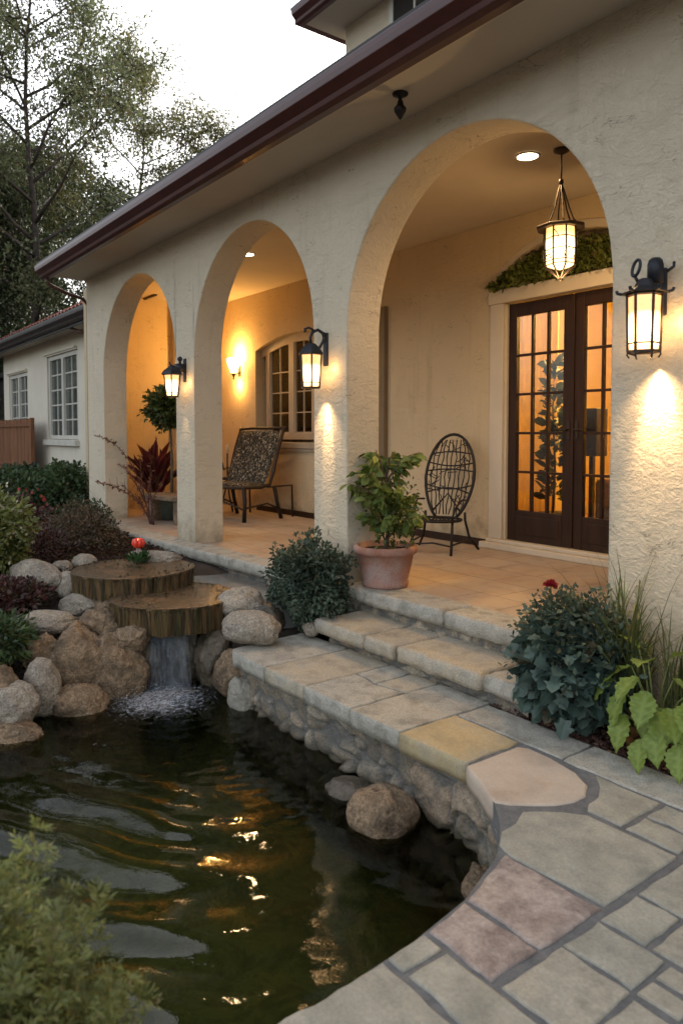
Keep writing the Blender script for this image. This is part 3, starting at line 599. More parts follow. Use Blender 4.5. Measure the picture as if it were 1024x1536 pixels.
# soffit, fascia, gutter, roof
YG=2.66
e=MB(); e.box(-9.44,3.2,YG,YF+.0,2.978,3.02); e.build('soffit',M['soffit'],house,world=True)
e=MB(); e.box(-9.45,3.2,YG-.035,YG+.012,2.968,3.06); e.build('fascia',M['trimlight'],house,world=True,bevel=.004)
def gutter(x0,x1,y,z,hh=.14,dd=.13,m=None,parent=None,name='gutter'):
    prof=[(0,0),(-.35,0),(-.55,.10),(-.62,.28),(-.80,.42),(-.97,.55),(-1,.78),(-1,1),(-.93,1),(-.9,.8),(-.5,.62),(0,.5)]
    mb=MB(); n=len(prof); P=[(y+a*dd,z+b_*hh) for a,b_ in prof]
    mb.add([(x0,p,q) for p,q in P]+[(x1,p,q) for p,q in P],[(i,n+i,n+(i+1)%n,(i+1)%n) for i in range(n)]+[tuple(range(n)),tuple(range(n,2*n))[::-1]])
    o=mb.build(name,m or M['brown'],parent,False,world=True,bevel=.004); return o
gutter(-9.48,3.2,YG-.036,2.94,.15,.15,None,house)
e=MB()
def roofslab(mb,x0,x1,y0,z0,y1,z1,th=.03):
    mb.add([(x0,y0,z0),(x1,y0,z0),(x1,y1,z1),(x0,y1,z1),(x0,y0,z0+th),(x1,y0,z0+th),(x1,y1,z1+th),(x0,y1,z1+th)],[(0,3,2,1),(4,5,6,7),(0,1,5,4),(1,2,6,5),(2,3,7,6),(3,0,4,7)])
roofslab(e,-9.5,3.25,2.5,3.092,5.25,4.3,.035)
e.add([(-9.5,2.5,3.08),(-9.5,5.25,4.29),(-9.5,5.25,3.0),(-9.5,2.66,3.0)],[(0,1,2,3)])
roofslab(e,-9.5,3.25,5.25,4.3,10.5,3.1,.035)
e.build('roof',M['browndark'],house,world=True)
# hidden side and rear shell so light does not leak in
e=MB(); e.box(-10.0,-9.8,5.36,10,-.3,3.3); e.box(3.0,3.2,3.4,10,-.3,3.3); e.box(-9.8,3.0,9.8,10,-.3,3.3); e.build('side_walls',M['stucco_wing'],house,world=True)
# upper storey
e=MB(); e.box(-6.80,3.2,5.2,5.5,3.6,5.66); e.box(-6.80,-6.6,5.5,9,3.6,5.66); e.build('upper_wall',M['stucco'],house,world=True)
e=MB(); e.box(-7.0,3.2,4.78,9.2,5.655,5.70); e.build('upper_soffit',M['soffit'],house,world=True)
gutter(-7.06,3.2,4.78,5.64,.16,.15,None,house,'upper_gutter')
e=MB(); e.box(-7.10,-6.98,4.7,9.2,5.66,5.80); e.build('upper_fascia',M['brown'],house,world=True,bevel=.01)
e=MB(); roofslab(e,-7.12,3.2,4.66,5.81,7,6.7); e.build('upper_roof',M['browndark'],house,world=True)
uw=MB(); x0,x1,z0,z1=-6.02,-4.6,5.26,5.62; yy=5.17
uw.box(x0,x1,yy,yy+.03,z0-.05,z0); uw.box(x0,x1,yy,yy+.03,z1,z1+.034); uw.box(x0,x0+.07,yy,yy+.028,z0,z1); uw.box(x1-.07,x1,yy,yy+.028,z0,z1); uw.box((x0+x1)/2-.03,(x0+x1)/2+.03,yy,yy+.027,z0,z1)
for q in (.28,.72): xx=x0+(x1-x0)*q; uw.box(xx-.012,xx+.012,yy,yy+.026,z0,z1)
uwo=uw.build('window',M['trimwhite'],house,world=True,bevel=.003)
def glassmat(name,tint,rough=.04,alpha=.35):
    m,t,b=newmat(name); t.nodes.remove(b); fr=nn(t,'ShaderNodeFresnel'); fr.inputs[0].default_value=1.5
    tr=nn(t,'ShaderNodeBsdfTransparent'); tr.inputs[0].default_value=(*tint,1); gl=nn(t,'ShaderNodeBsdfGlossy'); gl.inputs['Roughness'].default_value=rough
    v=coords(t,(1,1,1)); t.links.new(bumpn(t,noi(t,v,3,2,.5),.06,.01),gl.inputs['Normal'])
    mx=nn(t,'ShaderNodeMixShader'); t.links.new(fr.outputs[0],mx.inputs[0]); t.links.new(tr.outputs[0],mx.inputs[1]); t.links.new(gl.outputs[0],mx.inputs[2]); t.links.new(mx.outputs[0],t.nodes['Material Output'].inputs[0]); return m
M['glass']=glassmat('clear_glass',(.92,.92,.9)); 
M['darkglass']=mat('dark_window_glass',[(.02,.02,.02),(.045,.04,.035)],1.5,.05,.03,4,.01,spec=.8)
M['curtain']=mat('dim_curtain',[(.16,.11,.06),(.34,.25,.14)],5,.9,.1,stretch=(6,1,.2))
p=MB(); p.box(x0+.05,x1-.05,yy+.012,yy+.016,z0-.01,z1+.01); p.build('pane',M['darkglass'],uwo,world=False).parent=uwo
# the pane above is given in world coordinates: bring it under its window
uwo.children[0].location=-Vector(house.location)
# downspout pipes
e=MB(); e.tube([(-9.40,2.6,2.95),(-9.42,2.62,2.88),(-9.46,2.85,2.80),(-9.49,3.06,2.76),(-9.49,3.12,2.68),(-9.49,3.12,.0)],.022,8); e.build('downspout',M['copper'],house,True,world=True)
# arched porch window
pw=MB(); x0,x1,z0=-8.60,-6.84,.97
def archbar(mb,xa,xb,fn,off,wd,y0,y1,n=22):
    pts=[(xa+(xb-xa)*i/n) for i in range(n+1)]
    V=[];F=[]
    for x in pts:
        z=fn(x)-off; V+=[(x,y0,z-wd),(x,y0,z),(x,y1,z),(x,y1,z-wd)]
    for i in range(n):
        for k in range(4): F.append((i*4+k,(i+1)*4+k,(i+1)*4+(k+1)%4,i*4+(k+1)%4))
    F+=[(0,1,2,3),tuple(n*4+k for k in (3,2,1,0))]; mb.add(V,F)
yw=YB+.07
pw.box(x0,x0+.09,yw,yw+.06,z0,wfn(x0)-.02); pw.box(x1-.09,x1,yw,yw+.06,z0,wfn(x1)-.02); archbar(pw,x0-.12,x1+.03,wfn,.0,.11,yw+.002,yw+.062); pw.box(x0,x1,yw+.003,yw+.063,z0,z0+.08)
xm=x0+.62; xm2=x1-.62
for q in (xm,xm2): pw.box(q-.06,q+.06,yw+.001,yw+.064,z0+.08,wfn(q)-.1)
M['winbeige']=mat('beige_window_paint',[(.36,.29,.2),(.43,.35,.25)],5,.6,.1,60,.002)
pwo=pw.build('arched_window',M['winbeige'],house,world=True,bevel=.004)
mu=MB()
for a,b_,nc in ((x0+.09,xm-.06,2),(xm+.06,xm2-.06,2),(xm2+.06,x1-.09,2)):
    for i in range(1,nc): q=a+(b_-a)*i/nc; mu.box(q-.007,q+.007,yw+.02,yw+.04,z0+.08,wfn(q)-.1)
    for i in range(1,4): z=z0+.08+(2.12-z0-.08)*i/4; mu.box(a,b_,yw+.022,yw+.038,z-.007,z+.007)
    mu.box(a,a+.02,yw+.015,yw+.045,z0+.08,wfn(a)-.1); mu.box(b_-.02,b_,yw+.015,yw+.045,z0+.08,wfn(b_)-.1); mu.box(a,b_,yw+.016,yw+.044,z0+.08,z0+.1)
def sub(mbx,name,m,parent,**k):
    o=mbx.build(name,m,None,**k); o.parent=parent; o.location=-Vector(house.location) if parent.parent==house else (0,0,0); return o
sub(mu,'glazing_bars',M['winbeige'],pwo)
pn=MB(); pn.box(x0+.05,x1-.05,yw+.03,yw+.034,z0+.04,2.27); sub(pn,'pane',M['glass'],pwo)
cu=MB(); V=[];F=[]; n=220
for i in range(n+1):
    x=-8.75+1.95*i/n; y=YB+.165+.015*math.sin(x*70)+.01*math.sin(x*31)
    V+=[(x,y,.9),(x,y,2.33)]
for i in range(n): F.append((2*i,2*i+2,2*i+3,2*i+1))
cu.add(V,F); sub(cu,'curtain',M['curtain'],pwo,smooth=True)
sb=MB(); sb.box(-8.82,-6.74,YB+.19,YB+.198,.88,2.35); sub(sb,'backing',M['door'],pwo)
si=MB(); si.box(-8.6,-6.76,YB-.05,YB+.1,.86,.935); si.box(-8.55,-6.8,YB-.03,YB+.02,.82,.858); sub(si,'sill',M['winbeige'],pwo,bevel=.006)
# door opening ---------------------------------------------------------
dc=MB(); yd=YB-.02
dc.box(-4.55,-4.395,yd,YB+.16,.09,2.21); dc.box(-2.99,-2.83,yd,YB+.16,.09,2.21)
dc.box(-4.56,-2.82,yd-.012,YB+.18,2.21,2.335)
dc.box(-4.405,-4.375,yd+.03,YB+.14,.09,2.205)
dcs=dc.build('door_casing',M['trimlight'],house,world=True,bevel=.006)
tr_=MB(); archbar(tr_,-4.62,-2.76,segarc(-3.69,.93,2.335,.43),0,.06,YB-.012,YB+.01,30); tr_.build('arch_moulding',M['trimlight'],house,world=True)
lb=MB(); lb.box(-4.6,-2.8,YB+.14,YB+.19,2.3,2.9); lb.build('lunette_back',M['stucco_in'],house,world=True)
th_=MB(); th_.box(-4.62,-2.75,YB-.07,YB+.2,0,.055); th_.box(-4.57,-2.8,YB-.03,YB+.2,.055,.088); th_.build('threshold',M['trimlight'],house,world=True,bevel=.008)
def leaf_door(x0,x1,hinge_left):
    z0,z1=.092,2.2; y0,y1=YB+.04,YB+.09; st_=.095; top=.115; bot=.27
    d_=MB(); d_.box(x0,x0+st_,y0,y1,z0,z1); d_.box(x1-st_,x1,y0,y1,z0,z1); d_.box(x0+st_,x1-st_,y0+.001,y1-.001,z1-top,z1); d_.box(x0+st_,x1-st_,y0+.001,y1-.001,z0,z0+bot)
    d_.box(x0+st_+.03,x1-st_-.03,y0-.005,y0+.01,z0+.06,z0+bot-.05)
    o=d_.build('french_door',M['door'],house,world=True,bevel=.005)
    b_=MB(); a,c=x0+st_,x1-st_; zb,zt=z0+bot,z1-top
    for i in (1,2): q=a+(c-a)*i/3; b_.box(q-.011,q+.011,y0+.008,y1-.008,zb,zt)
    for i in range(1,5): z=zb+(zt-zb)*i/5; b_.box(a,c,y0+.01,y1-.01,z-.011,z+.011)
    sub(b_,'glazing_bars',M['door'],o,bevel=.003)
    g_=MB(); g_.box(a-.01,c+.01,y0+.022,y0+.026,zb-.01,zt+.01); sub(g_,'pane',M['glass'],o)
    h_=MB(); hx=x1-.035 if hinge_left else x0+.035
    h_.tube([(hx,y0,1.08),(hx,y0-.045,1.08),(hx+(-.09 if hinge_left else .09),y0-.05,1.08)],.008,8); h_.box(hx-.015,hx+.015,y0-.006,y0+.002,1.0,1.16); sub(h_,'handle',M['ironb'],o,smooth=False)
leaf_door(-4.385,-3.70,True); leaf_door(-3.692,-3.0,False)
as_=MB(); as_.box(-3.705,-3.68,YB+.025,YB+.045,.095,2.19); as_.build('astragal',M['door'],house,world=True,bevel=.004)

# room behind the doors ---------------------------------------------------------
RW=mat('warm_room_paint',[(.62,.50,.22),(.68,.55,.26)],2,.85)
e=MB(); e.box(-7.2,-1.8,7.9,8.0,0,2.8); e.box(-7.3,-7.2,5.36,8.0,0,2.8); e.box(-1.8,-1.7,5.36,8.0,0,2.8); e.box(-7.3,-1.7,5.36,8.0,2.8,2.85); e.build('room_walls',RW,house,world=True)
e=MB(); e.box(-7.2,-1.8,5.352,7.9,.0,.06); e.build('room_floor',mat('room_floor_wood',[(.2,.09,.035),(.3,.14,.06)],4,.4,.1,stretch=(1,8,1)),house,world=True)
def curtain(x0,x1,y,z0,z1,label,amp=.02,k=38,dirx=(1,0)):
    n=160;V=[];F=[];rows=12
    for i in range(n+1):
        x=x0+(x1-x0)*i/n
        for j in range(rows+1):
            z=z0+(z1-z0)*j/rows; f=.6+.4*j/rows
            V.append((x,y+amp*math.sin(k*x+.6*math.sin(x*9))*(1.2-.3*f)+.006*math.sin(x*120),z))
    for i in range(n):
        for j in range(rows): a=i*(rows+1)+j; F.append((a,a+rows+1,a+rows+2,a+1))
    mb=MB(); mb.add(V,F); o=mb.build('curtain',CURT,None,True); so_=o.modifiers.new('s','SOLIDIFY'); so_.thickness=.004; return tag(o,label,'curtain')
CURT=mat('cream_curtain_cloth',[(.62,.49,.22),(.7,.57,.28)],6,.9,.1)
curtain(-5.35,-4.70,6.35,.07,2.78,'cream curtain hanging behind the left glazed door leaf near the outer jamb')
curtain(-4.55,-3.95,7.2,.07,2.78,'pleated cream curtain further back seen through the middle of the french doors',.028,30)
curtain(-3.55,-2.75,6.2,1.45,2.78,'short bright cream curtain behind the top panes of the right door leaf',.02,34)

# ============================================================ LOWER WING, FENCE
wing=thing('house_wing','low pale stucco wing with red tiled roof and white casement windows at far left','house',(-15,4.5,0))
ops=[(-19.75,-18.0,1.0,lambda x:2.5,2),(-16.4,-14.33,.92,lambda x:2.68,2)]
o=wallopen(-20.3,-9.9,-.4,3.05,4.5,.2,ops).build('wall',M['stucco_wing'],wing,world=True); merge(o)
e=MB(); e.box(-20.3,-20.1,4.7,9,-.4,3.05); e.box(-20.1,-10,9,9.2,-.4,3.05); e.build('rear_wall',M['stucco_wing'],wing,world=True)
e=MB(); e.box(-20.7,-9.6,4.08,4.5,3.0,3.04); e.build('soffit',M['soffit'],wing,world=True)
gutter(-20.75,-9.52,4.08,2.97,.19,.16,mat('grey_brown_gutter',[(.035,.028,.027),(.06,.048,.045)],5,.35,.06,30),wing)
e=MB(); e.box(-20.72,-9.6,4.062,4.1,2.93,3.05); e.build('fascia',M['browndark'],wing,world=True)
# barrel-tiled roof: corrugated slope with stepped courses
V=[];F=[]; X=np.arange(-20.9,-9.5,.035); rows=46
for j in range(rows*2):
    c=j//2; s=j%2; yy=3.93+.14*(c+s)*.9; zz=3.13+(yy-3.93)*.56+(.028 if s==0 else 0)
    for x in X:
        V.append((x,yy,zz+.035*abs(math.sin((x+.02*noise.noise(Vector((x,c,0))))*PI/.2))+.012*noise.noise(Vector((x*4,c*3,1)))))
n=len(X)
for j in range(rows*2-1):
    for i in range(n-1): F.append((j*n+i,j*n+i+1,(j+1)*n+i+1,(j+1)*n+i))
e=MB(); e.add(V,F); e.build('tiled_roof',M['tile'],wing,world=True)
e=MB(); roofslab(e,-20.8,-9.5,9.7,6.1,14,3.2); e.build('rear_roof',M['browndark'],wing,world=True)
def casement(x0,x1,z0,z1,rows,name='casement_window',nc=2):
    f=MB(); y=4.52
    f.box(x0,x0+.08,y,y+.1,z0,z1); f.box(x1-.08,x1,y,y+.1,z0,z1); f.box(x0+.08,x1-.08,y+.001,y+.099,z1-.09,z1); f.box(x0+.08,x1-.08,y+.001,y+.099,z0,z0+.08)
    xm=(x0+x1)/2; f.box(xm-.06,xm+.06,y-.01,y+.09,z0+.08,z1-.09)
    fo=f.build(name,M['trimwhite'],wing,world=True,bevel=.005)
    b_=MB()
    for a,c in ((x0+.08,xm-.06),(xm+.06,x1-.08)):
        for i in range(1,nc): q=a+(c-a)*i/nc; b_.box(q-.013,q+.013,y+.03,y+.055,z0+.08,z1-.09)
        for i in range(1,rows): z=z0+.08+(z1-z0-.17)*i/rows; b_.box(a,c,y+.032,y+.053,z-.014,z+.014)
    o=b_.build('glazing_bars',M['trimwhite']); o.parent=fo; o.location=-Vector(wing.location)
    g_=MB(); g_.box(x0+.05,x1-.05,y+.045,y+.05,z0+.05,z1-.05); o=g_.build('pane',M['wingglass']); o.parent=fo; o.location=-Vector(wing.location)
    s_=MB(); s_.box(x0-.12,x1+.1,4.40,4.56,z0-.13,z0-.015); o=s_.build('sill',M['trimwhite'],bevel=.01); o.parent=fo; o.location=-Vector(wing.location)
    c_=MB(); c_.box(x0-.15,x1+.02,4.44,4.53,z1+.03,z1+.07); c_.box(x0-.05,x1+.02,4.47,4.53,z1-.0,z1+.028); o=c_.build('head_moulding',M['stucco_wing'],bevel=.006); o.parent=fo; o.location=-Vector(wing.location)
M['wingglass']=mat('curtained_glass',[(.02,.024,.02),(.10,.11,.095),(.03,.035,.03)],2.6,.08,.02,4,.01,stretch=(3,1,.35),spec=.9)
casement(-16.35,-14.38,.93,2.67,5); casement(-19.72,-18.03,1.02,2.48,4)
e=MB(); e.tube([(-13.6,4.1,2.98),(-13.3,4.2,2.86),(-12.6,4.44,2.78),(-12.4,4.46,2.7)],.03,8); e.tube([(-12.4,4.46,2.72),(-12.4,4.46,-.2)],.03,8); e.build('downspout',M['copper'],wing,True,world=True)

fence=thing('fence','brown vertical board fence in front of the far left wing window','fence',(-19,4.2,0))
for k in range(26):
    x=-16.6-.16*k; b_=MB(); b_.box(x,x+.15,4.18+.004*(k%2),4.205+.004*(k%2),-.3,1.36+.012*math.sin(k*2.3)); b_.build('board',M['fence'],fence,world=True,bevel=.004)
b_=MB(); b_.box(-20.7,-16.44,4.15,4.18,1.2,1.26); b_.box(-20.7,-16.44,4.15,4.18,.3,.37); b_.build('rail',M['fence'],fence,world=True)
b_=MB(); b_.box(-16.46,-16.38,4.14,4.22,-.3,1.38); b_.build('post',M['fence'],fence,world=True,bevel=.006)
sh=thing('shadow_block','dark boarded block standing for something in shadow beyond the end of the wing','shadow_block',(-23.5,5.5,0))
e=MB()
for k in range(22): e.box(-26,-20.9,5.2-.01*(k%2),5.3,.12*k,.12*k+.115)
e.build('boarding',M['browndark'],sh,world=True); e=MB(); e.box(-26.2,-20.7,5.0,7,2.66,2.8); e.build('roof',M['browndark'],sh,world=True)  # shadow beyond the wing is put into the dark colour of these boards

# ============================================================ LAMPS
GL=(1,.66,.30)
def glowglass(name,col,st,hot=(1,.9,.7),hs=2.2,center=(0,0,0),rad=.1):
    """frosted lantern glass lit by the bulb behind it"""
    m,t,b=newmat(name); t.nodes.remove(b)
    tc=nn(t,'ShaderNodeTexCoord'); vm=nn(t,'ShaderNodeVectorMath',operation='DISTANCE'); vm.inputs[1].default_value=center; t.links.new(tc.outputs['Object'],vm.inputs[0])
    mr=nn(t,'ShaderNodeMapRange'); mr.inputs[1].default_value=rad*.45; mr.inputs[2].default_value=rad*1.5; mr.inputs[3].default_value=1; mr.inputs[4].default_value=0; t.links.new(vm.outputs['Value'],mr.inputs[0])
    nf=noi(t,tc.outputs['Object'],40,3,.5); mm=nn(t,'ShaderNodeMath',operation='MULTIPLY_ADD'); mm.inputs[1].default_value=.5; mm.inputs[2].default_value=.75; t.links.new(nf,mm.inputs[0])
    c=mixc(t,mr.outputs[0],col,hot); s=nn(t,'ShaderNodeMapRange'); s.inputs[3].default_value=st; s.inputs[4].default_value=st*hs; t.links.new(mr.outputs[0],s.inputs[0])
    s2=nn(t,'ShaderNodeMath',operation='MULTIPLY'); t.links.new(s.outputs[0],s2.inputs[0]); t.links.new(mm.outputs[0],s2.inputs[1])
    e_=nn(t,'ShaderNodeEmission'); t.links.new(c,e_.inputs[0]); t.links.new(s2.outputs[0],e_.inputs[1])
    gl=nn(t,'ShaderNodeBsdfGlossy'); gl.inputs['Roughness'].default_value=.15; gl.inputs[0].default_value=(.05,.05,.05,1); ad=nn(t,'ShaderNodeAddShader'); t.links.new(e_.outputs[0],ad.inputs[0]); t.links.new(gl.outputs[0],ad.inputs[1]); t.links.new(ad.outputs[0],t.nodes['Material Output'].inputs[0]); return m
LG=glowglass('lantern_glass',(1,.50,.20),.55,(1,.70,.36),9.0,(0,-.135,.09),.068)
def light(name,typ,loc,energy,col,parent=None,**k):
    l=bpy.data.lights.new(name,typ); l.energy=energy; l.color=col
    for a,b in k.items(): setattr(l,a,b)
    o=bpy.data.objects.new(name,l); COL.objects.link(o); o.location=loc
    if parent is not None: o.parent=parent
    return o
def lantern(label,loc,style,nside=6,rb=.062,rt=.082,hb=.215,grp=None):
    L=thing('wall_lantern',label,'wall lantern',loc,0,grp); cy=-.135; a0=PI/nside if nside==4 else PI/6
    def ringp(r,z): return [(r*math.cos(a0+2*PI*k/nside),cy+r*math.sin(a0+2*PI*k/nside),z) for k in range(nside)]
    g_=MB(); lo=ringp(rb,.012);hi=ringp(rt,hb); g_.add(lo+hi,[(k,(k+1)%nside,nside+(k+1)%nside,nside+k) for k in range(nside)]); g_.build('glass',LG,L)
    f=MB(); lo=ringp(rb+.004,0);hi=ringp(rt+.004,hb+.01)
    for k in range(nside):
        f.bar(lo[k],hi[k],.009); f.bar(lo[k],lo[(k+1)%nside],.011); f.bar(hi[k],hi[(k+1)%nside],.012)
        a,b_=ringp(rb+.0075,.035),None; f.bar(a[k],a[(k+1)%nside],.006)
    if style=='scroll':
        for k in range(nside): p=lo[k]; f.tube([p,(p[0]*1.05,cy+(p[1]-cy)*1.05,-.012),(p[0]*.9,cy+(p[1]-cy)*.9,-.026)],.004,5)
        f.tube([(lo[3][0],lo[3][1],-.004),(lo[4][0]*.6,lo[4][1],-.02),(0,lo[4][1]-.002,-.012),(lo[5][0],lo[5][1],-.004)],.004,5)
    f.build('frame',M['ironb'],L)
    rf=MB(); z=hb+.008
    if style=='scroll':
        prof=[(rt+.036,z+.010),(rt+.03,z+.002),(rt+.012,z+.012),(rt-.02,z+.035),(rt-.038,z+.065),(rt-.045,z+.068),(.0,z+.07)]
    elif style=='ball':
        prof=[(rt+.03,z-.002),(rt+.026,z+.012),(rt+.004,z+.04),(rt-.03,z+.062),(.03,z+.085),(0,z+.09)]
    else:
        prof=[(rt+.016,z-.004),(rt+.016,z+.008),(rt-.012,z+.045),(rt-.04,z+.072),(.02,z+.078),(0,z+.08)]
    rf.lathe([(0,prof[0][1])]+prof,nside,(0,cy,0),a0)
    if style=='scroll':
        for k in range(nside): a=a0+2*PI*k/nside; r0=rt+.034; rf.tube([((r0-.01)*math.cos(a),cy+(r0-.01)*math.sin(a),z+.006),((r0+.01)*math.cos(a),cy+(r0+.01)*math.sin(a),z+.012),((r0+.014)*math.cos(a),cy+(r0+.014)*math.sin(a),z+.024)],.008,6)
    rf.build('roof',M['lamp_metal'],L,bevel=.003)
    ar=MB(); bp=MB(); T=z
    bp.box(-.026,.026,-.014,.006,hb*.7,T+(.13 if style=='scroll' else .16))
    bp.build('back_plate',M['lamp_metal'],L,bevel=.008)
    if style=='hook':
        ar.tube([(0,-.01,T+.10),(0,-.03,T+.155),(0,-.075,T+.175),(0,-.12,T+.155),(0,-.14,T+.115),(0,cy,T+.075)],[.014,.013,.012,.011,.010,.012],8)
        ar.tube([(0,-.10,T+.165),(0,-.15,T+.185),(0,-.185,T+.172),(0,-.18,T+.15)],[.008,.008,.009,.012],7); ar.tube([(0,-.012,T+.16),(0,-.03,T+.10),(0,-.06,T+.05)],.01,7)
    elif style=='ball':
        ar.box(-.036,.036,-.10,-.008,T+.03,T+.105); ar.lathe([(0,0),(.018,.0),(.012,.02),(.012,.03),(.024,.045),(.024,.062),(.010,.075),(0,.078)],12,(0,-.055,T+.10))
        ar.tube([(0,-.1,T+.07),(0,-.15,T+.09),(0,-.165,T+.12)],[.01,.008,.006],7)
    else:
        ar.lathe([(0,0),(.038,0),(.038,.075),(.031,.095),(.018,.107),(0,.11)],6,(0.012,-.075,T+.055))
        ar.tube([(-.03+.017*math.cos(q)+.008*math.sin(q),-.155,T+.115+.034*math.sin(q)) for q in [2*PI*i/16 for i in range(16)]],.007,7,True); ar.tube([(-.04,-.155,T+.09),(-.025,-.14,T+.05)],.007,6)
        ar.tube([(.05,-.05,T+.1),(.075,-.04,T+.12),(.07,-.03,T+.14)],.007,6)
    ar.build('arm',M['lamp_metal'],L,True)
    return L
def spot(parent,loc,e,ang,blend,tilt=0,size=.01,tx=0):
    o=light('lamp_light','SPOT',loc,e,(1,.66,.34),parent,spot_size=R_(ang),spot_blend=blend,shadow_soft_size=size); o.rotation_euler=(tilt,tx,0); return o
l1=lantern('smallest black wall lantern with ball finial on the pillar between the left and middle arches',(-6.56,YF,1.40),'ball',rb=.055,rt=.08,hb=.20)
l2=lantern('black hexagonal wall lantern with curled hook arm on the pillar left of the potted tree',(-4.25,YF,1.37),'hook',rb=.062,rt=.078,hb=.225)
l3=lantern('largest wall lantern with upturned pagoda roof on the rough stucco right of the door arch',(-1.745,YF,1.40),'scroll',rb=.060,rt=.066,hb=.235)
spot(l3,(0,-.055,-.012),24,44,.85,R_(13),.02); spot(l2,(0.02,-.05,-.012),14,24,.55,R_(12)); spot(l1,(0,-.10,-.01),1.5,50,.8,R_(6)); spot(l3,(0,-.09,-.02),4.5,95,1,R_(10)); spot(l2,(0,-.09,-.02),5,80,1,R_(10))
light('lamp_light','POINT',(.105,-.05,.13),.22,(1,.6,.25),l3,shadow_soft_size=.02)
light('lamp_light','POINT',(.10,-.05,.13),.16,(1,.6,.25),l2,shadow_soft_size=.02)
light('lamp_light','POINT',(.10,-.05,.13),.12,(1,.6,.25),l1,shadow_soft_size=.02)

# pendant ---------------------------------------------------------------
PN=thing('pendant_lantern','dark branch-work pendant lantern hanging from the ceiling in front of the french doors','pendant lamp',(-3.10,4.19,2.12))
m_=MB(); m_.lathe([(0,.83),(.055,.83),(.05,.815),(.02,.80),(0,.80)],24); m_.tube([(0,0,.81),(0,0,.62)],.006,8); m_.lathe([(0,.60),(.016,.605),(.016,.63),(0,.64)],10); m_.build('canopy_and_stem',M['ironb'],PN,True)
m_=MB()
for k in range(6):
    a=2*PI*k/6+.3; m_.tube([(0,0,.615),(.022*math.cos(a),.022*math.sin(a),.55),(.055*math.cos(a+.1),.055*math.sin(a+.1),.44),(.085*math.cos(a),.085*math.sin(a),.36),(.115*math.cos(a),.115*math.sin(a),.325)],.0055,6)
m_.build('hanging_rods',M['ironb'],PN,True)
m_=MB(); m_.lathe([(0,.318),(.155,.300),(.168,.312),(.16,.322),(.12,.332),(.07,.345),(.02,.35),(0,.35)],8,a0=.2); m_.build('roof',M['ironb'],PN,bevel=.003)
PG=glowglass('pendant_glass',(1,.52,.16),.7,(1,.78,.42),3.5,(0,0,.15),.105)
g_=MB(); g_.lathe([(.096,.305),(.099,.2),(.094,.065),(.05,.045),(.0,.03)],8,a0=.2); g_.build('glass',PG,PN)
f=MB()
for k in range(8):
    a=.2+2*PI*k/8; c,s_=math.cos(a),math.sin(a)
    f.tube([(.105*c,.105*s_,.31),(.109*c,.109*s_,.2),(.104*c,.104*s_,.055),(.06*c,.06*s_,.02),(0,0,-.03)],.0055,6)
for z,r in ((.06,.106),(.085,.107),(.16,.109),(.235,.109)): f.tube([(r*math.cos(.2+2*PI*k/8),r*math.sin(.2+2*PI*k/8),z+.006*math.sin(k*2.1)) for k in range(8)],.0035,5,True)
for q in range(26):
    a=rnd.uniform(0,2*PI); z=rnd.choice([.30,.30,.09,.16]); pts=[]
    for i in range(5): pts.append((.112*math.cos(a),.112*math.sin(a),z)); a+=rnd.uniform(-.28,.28); z-=rnd.uniform(.008,.035) if z>.12 else -rnd.uniform(.005,.02)
    f.tube(pts,.003,5)
f.lathe([(0,-.045),(.012,-.03),(.006,-.015),(0,-.01)],8); f.build('branch_frame',M['ironb'],PN,True)
light('pendant_light','POINT',(0,0,-.12),5,(1,.62,.28),PN,shadow_soft_size=.06)

# recessed ceiling lights -----------------------------------------------
def downlight(x,y,label,e_=16,r=.07):
    D=thing('ceiling_light',label,'ceiling light',(x,y,2.95))
    a=MB(); a.lathe([(r,-.001),(r+.018,-.001),(r+.02,-.006),(r+.004,-.01),(r,-.006)],32,cap=False); a.build('trim_ring',M['trimlight'],D,True)
    a=MB(); a.lathe([(0,-.004),(r+.002,-.004),(r+.002,-.003),(0,-.003)],32); a.build('lens',emis('downlight_lens',(1,.78,.5),9),D)
    o=light('downlight','SPOT',(0,0,-.02),e_,(1,.62,.28),D,spot_size=R_(150),spot_blend=.9,shadow_soft_size=.05)
downlight(-3.31,4.1,'round recessed ceiling light beside the pendant lantern over the door bay',26)
downlight(-6.88,3.95,'round recessed ceiling light above the middle arch bay',14)
# sconce
SC=thing('wall_sconce','glowing flared glass sconce on the porch wall left of the arched window','wall sconce',(-9.19,YB,1.97))
a=MB(); a.lathe([(.035,-.07),(.05,-.03),(.085,.06),(.095,.13)],20,(0,-.10,0),cap=False); a.build('glass_shade',emis('sconce_glass',(1,.66,.25),9),SC,True)
a=MB(); a.lathe([(0,-.17),(.014,-.155),(.008,-.13),(.03,-.09),(.036,-.07),(0,-.07)],12,(0,-.10,0)); a.tube([(0,0,-.05),(0,-.06,-.09),(0,-.1,-.08)],.009,7); a.box(-.03,.03,-.012,0,-.12,.04); a.build('bracket',M['ironb'],SC,True)
light('sconce_light','POINT',(0,-.11,.19),13,(1,.50,.13),SC,shadow_soft_size=.04)
light('sconce_light','POINT',(0,-.09,-.24),4,(1,.50,.13),SC,shadow_soft_size=.02)
# soffit ornament
OR=thing('hanging_bracket','small dark turned finial hanging from the white soffit above the large arch','ornament',(-3.19,2.83,2.978))
a=MB(); a.lathe([(0,0),(.045,0),(.045,-.008),(.012,-.016),(.010,-.045),(0,-.045)][::-1],16); a.build('mount',M['iron'],OR,True)
a=MB(); a.lathe([(0,-.15),(.012,-.135),(.034,-.10),(.036,-.085),(.02,-.065),(.014,-.04),(0,-.04)],10); a.build('finial',M['iron'],OR)
